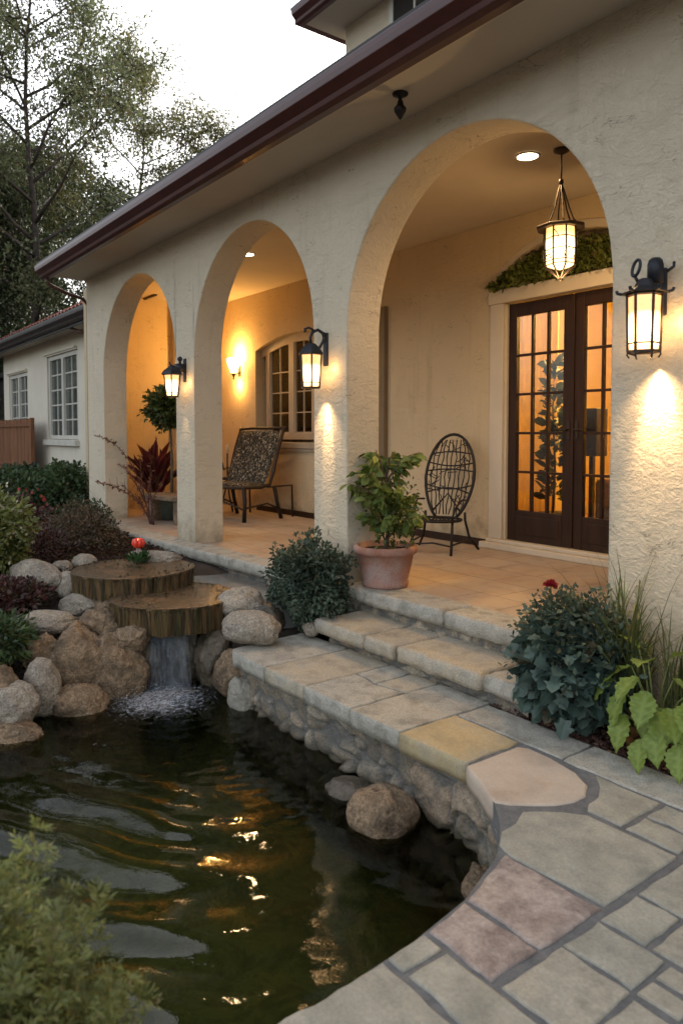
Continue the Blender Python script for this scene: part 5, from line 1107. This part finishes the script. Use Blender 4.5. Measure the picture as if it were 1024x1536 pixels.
# ============================================================ ROCKS
BO=M['boulder'];BB=M['boulder_brown'];WR=M['wetrock']
rk=[ # label, centre, radii, mat, seed, ang, rz
('large pale elongated boulder lying at the far left behind the timber tiers',(-5.95,1.52,-.07),(.27,.14,.135),BO,1,.25,R_(20)),
('long grey stone bedded low at the very left of the waterline',(-4.62,.92,-.44),(.20,.14,.12),BB,31,.5,R_(60)),
('tan wedge of rock stacked behind the largest brown boulder',(-5.08,1.56,-.36),(.20,.16,.16),BB,32,.8,R_(40)),
('knobbly tan rock capping the brown boulders beside the lower tier',(-4.66,1.80,-.30),(.13,.11,.10),BB,33,.8,R_(30)),
('rounded pale boulder tucked against the left side of the upper tier',(-5.75,1.72,-.14),(.14,.13,.125),BO,2,.2,R_(50)),
('small grey round rock directly left of the upper tier rim',(-6.2,1.98,-.04),(.12,.09,.075),BO,3,.1,R_(20)),
('smallest grey rock peeking between the long boulder and the tier',(-6.22,1.80,-.06),(.11,.08,.06),BO,4,.1,0),
('pale flat-topped boulder above the brown rock stack left of the lower tier',(-5.38,1.72,-.205),(.20,.15,.10),BO,5,.35,R_(40)),
('flat oval pale stone overhanging the pond rocks at left',(-5.08,1.36,-.215),(.20,.14,.078),BO,6,.15,R_(48)),
('craggy tan rock wedged under the flat-topped boulder',(-4.92,1.70,-.26),(.19,.15,.12),BB,7,.8,R_(70)),
('largest angular brown boulder standing in the pond left of the waterfall',(-4.86,1.50,-.50),(.30,.22,.33),BB,8,.9,R_(50)),
('angular brown boulder under the lower tier to the right of the largest one',(-4.72,1.72,-.52),(.23,.20,.29),BB,18,.9,R_(10)),
('upright rounded pinkish rock at the left pond edge',(-4.60,1.20,-.50),(.12,.11,.18),BO,9,.3,R_(40)),
('grey-brown boulder cut by the left edge of the photo at the waterline',(-4.50,.99,-.54),(.18,.14,.15),BO,10,.4,R_(40)),
('small block of brown rock under the flat oval stone',(-4.88,1.28,-.36),(.13,.13,.14),BB,11,.8,R_(30)),
('low brown rock at the waterline beneath the largest boulder',(-4.56,1.38,-.62),(.20,.14,.13),BB,12,.7,R_(60)),
('low mossy rock at the waterline at the far left',(-4.40,.96,-.66),(.19,.13,.09),BB,13,.6,R_(50)),
('egg-shaped tan boulder leaning on the right side of the lower tier',(-4.46,2.50,-.14),(.17,.14,.12),BO,14,.25,R_(30)),
('large smooth speckled boulder resting on the left end of the walkway',(-4.06,2.34,-.195),(.215,.135,.115),BO,15,.22,R_(30)),
('round brown-and-pale boulder sitting in the pond against the retaining wall',(-2.42,2.05,-.635),(.165,.145,.125),BB,16,.25,R_(40)),
('dark half-sunken stone beside the round pond boulder',(-2.72,2.10,-.67),(.12,.09,.075),WR,17,.3,R_(30)),
('small rusty stone at the foot of the wall where the paving curves',(-1.78,1.98,-.62),(.075,.06,.09),BB,19,.7,R_(-20)),
('wide pale flat rock on the upper tier behind the red flower',(-5.68,2.38,.035),(.24,.12,.065),BO,20,.4,R_(40)),
('wet rock left of the falling water',(-4.76,1.93,-.54),(.13,.12,.20),WR,21,.8,0),
('wet rock right of the falling water',(-4.50,2.30,-.50),(.16,.14,.24),WR,22,.8,1),
('dark wet rock behind the falling water',(-4.80,2.22,-.50),(.22,.16,.26),WR,23,.7,0),
('tan rock between the waterfall and the left end of the retaining wall',(-4.15,2.28,-.52),(.15,.13,.17),BB,24,.7,R_(20)),
('grey rock under the corner of the walkway slab',(-4.00,2.26,-.60),(.13,.10,.14),M['rubble'],25,.6,R_(10)),
('tan rock bridging the upper and lower tiers on the left',(-5.2,1.83,-.2),(.17,.10,.10),BB,26,.7,R_(45)),
('dark rock in the gap behind the egg-shaped boulder',(-4.35,2.62,-.25),(.16,.15,.14),WR,27,.6,0),
('small pale stone beside the end of the stone step',(-3.93,2.72,-.24),(.07,.05,.05),BO,28,.2,0),
]
for lab,c,r,m_,sd_,an,rz in rk: rock('boulder' if max(r)>.13 else 'rock',c,r,m_,lab,sd_,an,rz,cat='rock')

# ============================================================ PLANTS
SH={}
def bush(name,label,base,c,r,n,size,lm,shape='leaf',cat='shrub',shell=.5,lump=.35,seed=1,jit=.6,droop=0,st_=10,layers=1,grp=None,width=None):
    t=thing(name,label,cat,base,0,grp)
    C_,D_=blob(n,c,r,shell,lump,seed,zmin=.01); leaves('foliage',C_,D_,size,lm,t,shape,jit,droop=droop,width=width)
    stems('stems',(0,0,0),c,r,st_,BK,t,.005); return t
BG=leafmat('blue_green_leaf',[(.04,.065,.04),(.10,.135,.085),(.06,.09,.06),(.14,.17,.12)],.25)
bush('rounded_shrub','dense round blue-green shrub beside the walkway in front of the pillar with the hook-arm lantern',(-4.13,2.84,-.28),(0,0,.29),(.31,.21,.26),9500,.036,BG,seed=2,jit=.8,lump=.75,st_=30,shell=.45,width=.9)
BD=leafmat('dusky_blue_leaf',[(.06,.10,.08),(.11,.155,.125),(.04,.07,.055),(.085,.13,.105)],.25)
t=thing('lobed_shrub','blue-green lobed-leaf shrub with one dark red bloom at the right end of the step','shrub',(-2.03,2.90,-.30))
C_,D_=blob(750,(0,-.04,.26),(.27,.20,.25),.5,.25,5,zmin=.02); leaves('foliage',C_,D_,.068,BD,t,'lobed',.5,droop=.25)
C_,D_=blob(3000,(.0,0,.42),(.26,.17,.18),.4,.5,6); C2,D2=blob(420,(.0,-.03,.33),(.31,.22,.29),.85,.3,7); C_=np.concatenate([C_,C2]); D_=np.concatenate([D_,D2]); leaves('fine_foliage',C_,D_,.03,BG,t,'leaf',.8); stems('stems',(0,0,0),(0,0,.3),(.25,.2,.25),20,BK,t)
t=thing('red_rose','single dark red bloom rising above the lobed blue-green shrub','flower',(-2.10,2.80,.335))
a=MB(); a.tube([(0,0,-.22),(.005,0,-.08),(0,0,.01)],.0025,5); a.build('stem',GRN,t,True)
RPm=mat('dark_red_petal',[(.20,.006,.012),(.34,.015,.02)],20,.6)
C_=[];D_=[]
for k in range(44): 
    an=k*2.4; r_=.002+.018*(k/44); C_.append((r_*.4*math.cos(an),r_*.4*math.sin(an),.012-.006*(k/44))); D_.append((math.cos(an)*(.15+k/44),math.sin(an)*(.15+k/44),1.1-.7*k/44))
leaves('petals',C_,D_,.027,RPm,t,'leaf',.12,width=1.9)
# grass clump
def blades(name,label,base,n,L,spread,m_,cat='grass clump',width=.006,base_r=.04,seg_=7,lean=(0,0)):
    t=thing(name,label,cat,base); V=[];F=[]
    for k in range(n):
        an=rnd.uniform(0,2*PI); l=L*rnd.uniform(.55,1.1); sp=spread*rnd.uniform(.25,1); b0=Vector((rnd.gauss(0,base_r),rnd.gauss(0,base_r),0)); dr=Vector((math.cos(an)+lean[0],math.sin(an)+lean[1],0)); side=Vector((-math.sin(an),math.cos(an),0)); q=len(V)
        for i in range(seg_+1):
            u=i/seg_; p=b0+dr*(sp*u*u)+Vector((0,0,l*(u-.38*sp/spread*u*u*u))); w_=width*(1-u**1.5)*(.4+u if u<.6 else 1)+.0004; V+=[tuple(p-side*w_),tuple(p+dr*w_*.5),tuple(p+side*w_)]
        for i in range(seg_): a_=q+i*3; F+=[(a_,a_+1,a_+4,a_+3),(a_+1,a_+2,a_+5,a_+4)]
    mb=MB(); mb.add(V,F); mb.build('blades',m_,t,True); return t
GB=leafmat('grass_blade',[(.05,.08,.02),(.13,.15,.05),(.08,.11,.03),(.17,.15,.07)],.3)
blades('grass_clump','tall arching green grass clump against the rough stucco below the largest wall lantern',(-1.80,2.93,-.25),120,.86,.40,GB,width=.008)
blades('grass_clump','shorter fine grass tuft at the right picture edge beside the tall grass clump',(-1.56,2.95,-.25),60,.66,.28,GB,width=.006)
# lime leaf plant: large individual leaves
t=thing('lime_leaf_plant','plant with large bright lime toothed leaves in the mulch at the right edge','plant',(-1.655,2.86,-.29))
LL=mat('lime_leaf',[(.12,.19,.028),(.22,.29,.05),(.16,.23,.035)],18,.5,.3,40,.003,c2=(.12,.17,.03),s2=30,a2=.4)
def bigleaf(mb,p,d,size,roll):
    d=Vector(d).normalized(); b_=d.cross(Vector((0,0,1))); b_=(b_ if b_.length>.05 else Vector((1,0,0))).normalized(); b_=(Matrix.Rotation(roll,3,d)@b_); w_=b_.cross(d); n=14; V=[];F=[]
    for i in range(n+1):
        u=i/n; wd=.40*math.sin(PI*min(1,u*1.02))**.75*(1-.35*u)+.0; wd*=1+.10*(1 if i%2 else -1); wd=max(wd,.003)
        bend=-.28*u*u
        for j in range(-3,4):
            v=j/3; VEIN.append(1 if j==0 else (.75 if (i+abs(j))%3==0 else 0)); V.append(Vector(p)+size*(d*(u+.06*(1-abs(v)) )+b_*(v*wd)+w_*(bend+.10*abs(v)*wd*3-.03*math.cos(u*22-abs(v)*4)*abs(v))))
    for i in range(n):
        for j in range(6): a_=i*7+j; F.append((a_,a_+1,a_+8,a_+7))
    mb.add(V,F)
VEIN=[]; lf=MB(); stm=MB()
for (x,y,z,dx,dy,dz,s_) in [(-.04,-.05,.36,-.5,-.5,-.25,.13),(.04,-.06,.40,.1,-.5,.2,.13),(-.09,-.10,.30,-.7,-.4,-.7,.125),(-.02,-.12,.27,-.3,-.6,-.9,.15),(.07,-.12,.30,.2,-.7,-.6,.14),(.11,-.1,.24,.5,-.6,-.7,.15),(.0,-.15,.19,-.1,-.7,-1,.14),(.15,-.06,.36,.8,-.3,-.1,.13),(.12,-.15,.17,.4,-.6,-.9,.13),(-.05,.02,.42,-.5,.1,.3,.11),(.16,-.13,.26,.6,-.5,-.5,.13),(.08,-.17,.12,.1,-.6,-.9,.12),(.2,-.1,.2,.8,-.4,-.6,.13),(.1,.0,.42,.5,.1,.3,.12),(.24,-.12,.3,.4,-.7,-.4,.14),(.22,-.14,.14,.3,-.7,-.9,.13),(.28,-.08,.38,.7,-.3,.1,.13),(.02,-.10,.34,-.2,-.7,-.3,.13),(.06,-.08,.22,.1,-.7,-.8,.12)]:
    bigleaf(lf,(x,y,z),(dx,dy,dz),s_*1.08,rnd.uniform(-.35,.35)); stm.tube([(0.04,0,0),(x*.5+.02,y*.5,z*.7),(x,y,z)],[.005,.004,.0025],5)
o=lf.build('leaves',LL,t,True); tintmesh(o,[(q,q,q) for q in VEIN])
tt=LL.node_tree; pb=tt.nodes['Principled BSDF']; src=pb.inputs['Base Color'].links[0].from_socket; at=nn(tt,'ShaderNodeAttribute',attribute_name='tint'); mv=nn(tt,'ShaderNodeMath',operation='MULTIPLY'); mv.inputs[1].default_value=.55; tt.links.new(at.outputs['Fac'],mv.inputs[0]); cc=mixc(tt,mv.outputs[0],src,(.36,.44,.12)); tt.links.new(cc,pb.inputs['Base Color'])
tl=nn(tt,'ShaderNodeBsdfTranslucent'); tt.links.new(cc,tl.inputs[0]); mxs=nn(tt,'ShaderNodeMixShader'); mxs.inputs[0].default_value=.3; tt.links.new(pb.outputs[0],mxs.inputs[1]); tt.links.new(tl.outputs[0],mxs.inputs[2]); tt.links.new(mxs.outputs[0],tt.nodes['Material Output'].inputs[0]); stm.build('stems',mat('lime_stem',[(.12,.16,.04),(.18,.2,.06)],10,.6),t,True)
C_,D_=blob(70,(.06,-.02,.08),(.16,.12,.07),.3,.3,3); leaves('dry_leaves',C_,D_,.05,leafmat('dry_leaf',[(.12,.05,.015),(.2,.1,.03)],.2),t,'leaf',.6)

# mulch bed ------------------------------------------------------------
e=MB(); N=90
V=[];F=[]
for i in range(N+1):
    for j in range(9):
        x=-2.44+3.4*i/N; y=2.745+.36*j/8; V.append((x,y,-.315+.012*noise.noise(Vector((x*8,y*8,0)))+.02*j/8))
for i in range(N):
    for j in range(8): a=i*9+j; F.append((a,a+9,a+10,a+1))
e.add(V,F); o=e.build('flower_bed',M['soil'],None,True); tag(o,kind='structure')
n=9000; C_=np.stack([NR.uniform(-2.42,-.6,n),NR.uniform(2.75,3.07,n),np.zeros(n)],-1); C_[:,2]=-.315+.02*(C_[:,1]-2.745)/.36+NR.uniform(0,.022,n)
o=leaves('mulch',C_,NR.normal(0,1,(n,3))*np.array([1,1,.25]),.022,leafmat('bark_mulch',[(.045,.02,.015),(.12,.06,.045),(.08,.04,.03),(.2,.12,.09)],.0,.9,.2),None,'quad',.1,width=1.1); tag(o,kind='stuff')
# leaf litter on the left bank
n=16000; X_=NR.uniform(-8.5,-4.6,n); Y_=NR.uniform(.2,2.85,n)
dd=sdf(X_,Y_,POND); k_=(dd<-.12)&((X_+4.86)**2+(Y_-2.17)**2>.2)&((X_+5.42)**2+(Y_-2.10)**2>.2)&(~((X_>-6)&(Y_>2.3)))
X_=X_[k_];Y_=Y_[k_];dd=dd[k_]
gz=-.62+.5*sm(-dd,0.05,1.2)+.08*sm(-X_,5.5,8); gz=np.where(Y_>2.35,np.maximum(gz,-.3+.2*sm(-X_,4.2,6)),gz); gz=np.where(X_<-7.5,np.minimum(-.04,gz+.1),gz)
C_=np.stack([X_,Y_,gz+.015+NR.uniform(0,.03,len(X_))],-1)
o=leaves('leaf_litter',C_,NR.normal(0,1,(len(X_),3))*np.array([1,1,.35]),.035,leafmat('litter',[(.03,.015,.01),(.09,.04,.025),(.05,.03,.02),(.04,.045,.015)],.1,.9,.2),None,'leaf',.1); tag(o,kind='stuff')

G1=leafmat('mid_green_leaf',[(.025,.05,.018),(.07,.11,.035),(.045,.075,.025),(.09,.12,.05)],.25)
G2=leafmat('dark_green_leaf',[(.015,.03,.012),(.04,.065,.025),(.028,.045,.018)],.2)
YG=leafmat('yellow_green_leaf',[(.11,.14,.03),(.22,.24,.06),(.16,.18,.045),(.3,.3,.15)],.3)
RD=leafmat('maroon_leaf',[(.04,.015,.013),(.10,.035,.03),(.07,.03,.02),(.05,.045,.02)],.2)
BT=leafmat('brown_twiggy_leaf',[(.05,.032,.02),(.12,.08,.05),(.06,.055,.025),(.16,.11,.075)],.15)
beds=[('green_shrub','loose bright green shrub below the large window of the low wing',(-12.3,3.55,-.05),(0,0,.26),(.75,.4,.32),3200,.085,G1,'leaf'),
('green_shrub','dark green shrub at the foot of the board fence',(-13.9,3.3,-.05),(0,0,.22),(.9,.4,.26),3200,.09,G2,'leaf'),
('green_shrub','light green feathery shrub against the left corner of the main house',(-10.15,3.02,-.05),(0,0,.32),(.38,.3,.36),3000,.06,G1,'leaf'),
('green_shrub','mid green shrub in the bed left of the corner pillar',(-11.0,2.55,-.05),(0,0,.26),(.7,.4,.32),3400,.065,G1,'leaf'),
('green_shrub','dark green low shrub behind the yellow-green bush',(-9.3,1.75,-.05),(0,0,.24),(.5,.4,.30),2600,.06,G2,'leaf'),
('maroon_shrub','low maroon-leaved shrub in the middle of the left bed',(-8.6,2.0,-.05),(0,0,.16),(.5,.35,.22),2400,.05,RD,'leaf'),
('heath_shrub','brown twiggy heath shrub just behind the upper timber tier',(-7.25,2.28,-.08),(0,0,.18),(.52,.32,.25),4200,.04,BT,'needle'),
('heath_shrub','darker green-brown heath mound against the porch edge at the corner pillar',(-8.0,2.55,-.05),(0,0,.16),(.5,.25,.22),3600,.045,G2,'needle'),
('heath_shrub','low rusty heath mound behind the pale boulders at left',(-7.0,1.78,-.10),(0,0,.12),(.45,.3,.18),3200,.04,RD,'needle'),
('flowering_shrub','yellow-green shrub with tiny cream flowers at the left edge of the photo',(-6.35,1.33,-.10),(0,0,.30),(.28,.26,.34),3800,.045,YG,'leaf'),
('fern','bright green fern spilling over the pond rocks at the left edge',(-4.88,1.03,-.34),(0,0,.11),(.22,.17,.13),1700,.055,G1,'needle'),
('low_shrub','low dark shrub between the flat oval stone and the long pale boulder',(-5.6,1.28,-.17),(0,0,.04),(.32,.22,.11),1700,.04,RD,'leaf'),
]
for i,(nm,lab,b0,c,r,n,s_,lm,shp) in enumerate(beds): bush(nm,lab,b0,c,r,n,s_,lm,shp,cat='fern' if nm=='fern' else 'shrub',seed=20+i,lump=.5,jit=.8,st_=12,shell=.35,width=2.2 if shp=='needle' else None)
# cream blossoms & red blooms as parts
def blooms(parent,c,r,n,size,m_,seed):
    C_,D_=blob(n,c,r,.9,.4,seed); D_[:,2]+=.6; leaves('blossoms',C_,D_,size,m_,parent,'leaf',.4,width=1.8)
allo={o['label']:o for o in bpy.data.objects if 'label' in o}
blooms(allo['yellow-green shrub with tiny cream flowers at the left edge of the photo'],(0,0,.34),(.29,.27,.36),260,.028,leafmat('cream_petal',[(.5,.45,.28),(.6,.55,.4)],.3),5)
blooms(allo['low maroon-leaved shrub in the middle of the left bed'],(0,0,.2),(.5,.35,.25),60,.04,leafmat('bed_red_petal',[(.3,.03,.03),(.4,.06,.06)],.3),6)

# foreground feathery plant ------------------------------------------------------------
def feathery(label,base,n,L,spread,seed,lm,lean=(0,0)):
    rr=random.Random(seed); t=thing('feathery_shrub',label,'shrub',base); sm_=MB(); C_=[];D_=[]
    for k in range(n):
        an=rr.uniform(0,2*PI); l=L*rr.uniform(.55,1.08); sp=spread*rr.uniform(.1,1)
        b0=Vector((rr.gauss(0,.05),rr.gauss(0,.05),0)); dr=Vector((math.cos(an)+lean[0],math.sin(an)+lean[1],0)); pts=[]
        for i in range(11): u=i/10; pts.append(b0+dr*sp*u**1.4+Vector((.012*math.sin(u*9+k),.012*math.cos(u*8+k),l*(u-.22*u**3))))
        sm_.tube(pts,[.0028*(1-.07*i) for i in range(11)],4)
        for i in range(2,11):
            p=pts[i]; q=pts[i-1]; ax=(p-q).normalized(); nb=6
            for j in range(nb):
                a_=rr.uniform(0,2*PI); side=ax.cross(Vector((math.cos(a_),math.sin(a_),.3))).normalized(); tl=.055*(1-.06*i)*rr.uniform(.6,1.2)
                tip=p+side*tl+ax*tl*.6
                for s_ in range(8):
                    u=(s_+1)/8; c_=p.lerp(tip,u); C_.append(c_); fd=(tip-p).normalized(); sd2=fd.cross(Vector((0,0,1))); D_.append(fd*.8+sd2*(1 if s_%2 else -1)*.9+Vector((0,0,rr.gauss(0,.2))))
    sm_.build('stems',mat('yellow_stem',[(.13,.12,.04),(.2,.17,.07)],10,.7),t,True); leaves('foliage',C_,D_,.017,lm,t,'needle',.12,width=1.7); return t
FM=leafmat('feathery_leaf',[(.13,.16,.05),(.28,.29,.09),(.19,.21,.06),(.34,.32,.14)],.4)
feathery('feathery yellow-green shrub filling the bottom left corner of the foreground',(-1.40,.24,-.36),95,.74,.22,3,FM,(-.1,.0))
feathery('lower feathery tuft to the right of the bottom left shrub, leaning over the water',(-1.38,.38,-.36),34,.50,.14,9,FM,(.1,.12))
# ============================================================ TREES
TB=mat('tree_bark',[(.035,.026,.02),(.09,.07,.055)],8,.9,.5,30,.02)
def tree(name,label,base,height,spread,n_limbs,lm,leaf,per,seed,trunk_r=.16,start=.25,zlo=0,clump=.32,sub=5,lean=0,grp=None,cone=1.0,droop=.5):
    rr=random.Random(seed); t=thing(name,label,'tree',base,0,grp); w_=MB(); C_=[];D_=[]
    top=Vector((lean,0,height)); tp=[Vector((lean*(i/10)**1.5+.15*math.sin(i*1.1+seed),.12*math.cos(i*.9+seed),height*i/10)) for i in range(11)]
    w_.tube(tp,[trunk_r*(1-.088*i) for i in range(11)],9)
    for k in range(n_limbs):
        u=start+(1-start)*(k+rr.random())/n_limbs; i0=min(9,int(u*10)); p0=tp[i0].lerp(tp[i0+1],u*10-i0); an=k*2.4+rr.uniform(-.4,.4)
        env=math.sin(PI*min(1,max(.08,(u-start)/(1-start)*.85+.12)))**.7 if cone else 1; L=spread*env*rr.uniform(.7,1.1); d_=Vector((math.cos(an),math.sin(an),rr.uniform(.3,.9))).normalized(); pts=[p0]
        for i in range(5): d_=(d_+Vector((rr.gauss(0,.15),rr.gauss(0,.15),.06))).normalized(); pts.append(pts[-1]+d_*L/5)
        r0=trunk_r*(1-.85*u)*.55+.012; w_.tube(pts,[r0*(1-.16*i) for i in range(6)],6)
        for s_ in range(sub):
            q=rr.uniform(.3,1); ii=min(4,int(q*5)); ps_=pts[ii].lerp(pts[ii+1],q*5-ii); d2=(d_+Vector((rr.gauss(0,.8),rr.gauss(0,.8),rr.gauss(0,.5)))).normalized(); L2=L*rr.uniform(.25,.5); pp=[ps_]
            for i in range(3): d2=(d2+Vector((rr.gauss(0,.25),rr.gauss(0,.25),rr.gauss(0,.15)))).normalized(); pp.append(pp[-1]+d2*L2/3)
            w_.tube(pp,[r0*.35,r0*.25,r0*.18,.006],4)
            for c_ in range(3):
                cc=pp[1+c_ if c_<3 else 3]+Vector((rr.gauss(0,.12),rr.gauss(0,.12),rr.gauss(0,.12))); m_=int(per*rr.uniform(.4,1.5)); cl=clump*rr.uniform(.6,1.3)
                P=NR.normal(0,1,(m_,3))*np.array([cl,cl,cl*.6])*.62+np.array(cc); C_.append(P); D_.append(NR.normal(0,1,(m_,3)))
    C_=np.concatenate(C_);D_=np.concatenate(D_)
    w_.build('trunk',TB,t,True); leaves('crown',C_,D_,leaf,lm,t,'quad',.4,droop=droop); return t
TL1=leafmat('airy_tree_leaf',[(.06,.08,.035),(.15,.17,.075),(.10,.12,.05),(.2,.19,.09)],.3)
TL2=leafmat('evergreen_leaf',[(.03,.045,.022),(.08,.10,.045),(.05,.07,.03)],.2)
TL3=leafmat('olive_tree_leaf',[(.08,.09,.03),(.18,.17,.065),(.12,.12,.045)],.3)
tree('airy_tree','tall airy tree with a leaning bare limb rising behind the low wing roof',(-23.4,6.0,-.05),15.5,5.0,32,TL1,.12,80,3,.15,.28,sub=7,clump=.5,lean=.6)
tree('airy_tree','tallest tree at the left picture edge with dark hanging foliage',(-27.5,2.8,-.05),16.5,5.2,32,TL1,.13,95,8,.16,.22,sub=7,clump=.55)
tree('airy_tree','thin-crowned airy tree between the tall tree and the gutter with olive clumps',(-25.6,10.2,-.05),13.6,4.0,24,TL3,.11,85,5,.11,.3,sub=7,clump=.45,lean=.4)
tree('airy_tree','smaller olive tree whose top shows just above the long brown gutter',(-24.0,13.2,-.05),11.6,3.0,20,TL3,.10,85,12,.09,.35,sub=6,clump=.42)
tree('dense_tree','dense dark evergreen filling the space above the low wing roof at left',(-26.0,4.8,-.05),8.6,3.4,30,TL2,.14,170,21,.16,.12,sub=7,clump=.65)
tree('dense_tree','dark evergreen behind the gutter corner of the main house',(-22.5,10.2,-.05),7.8,3.0,26,TL2,.13,150,25,.14,.15,sub=7,clump=.6)
tree('dense_tree','broad dark evergreen furthest back at the left edge',(-31,7.5,-.05),11.0,4.4,30,TL2,.18,140,29,.16,.1,sub=7,clump=.8)
# distant wood closing the horizon at the left
n=26000; an=NR.uniform(R_(148),R_(200),n); rr_=NR.uniform(38,46,n); zz=NR.random(n)**.8*(6.5+2*np.sin(an*37)+1.5*np.sin(an*91))
C_=np.stack([rr_*np.cos(an),rr_*np.sin(an),zz],-1); o=leaves('distant_wood',C_,NR.normal(0,1,(n,3)),.5,TL2,None,'quad',.4); tag(o,kind='stuff')
print('FACES',sum(len(o.data.polygons) for o in bpy.data.objects if o.type=='MESH'))
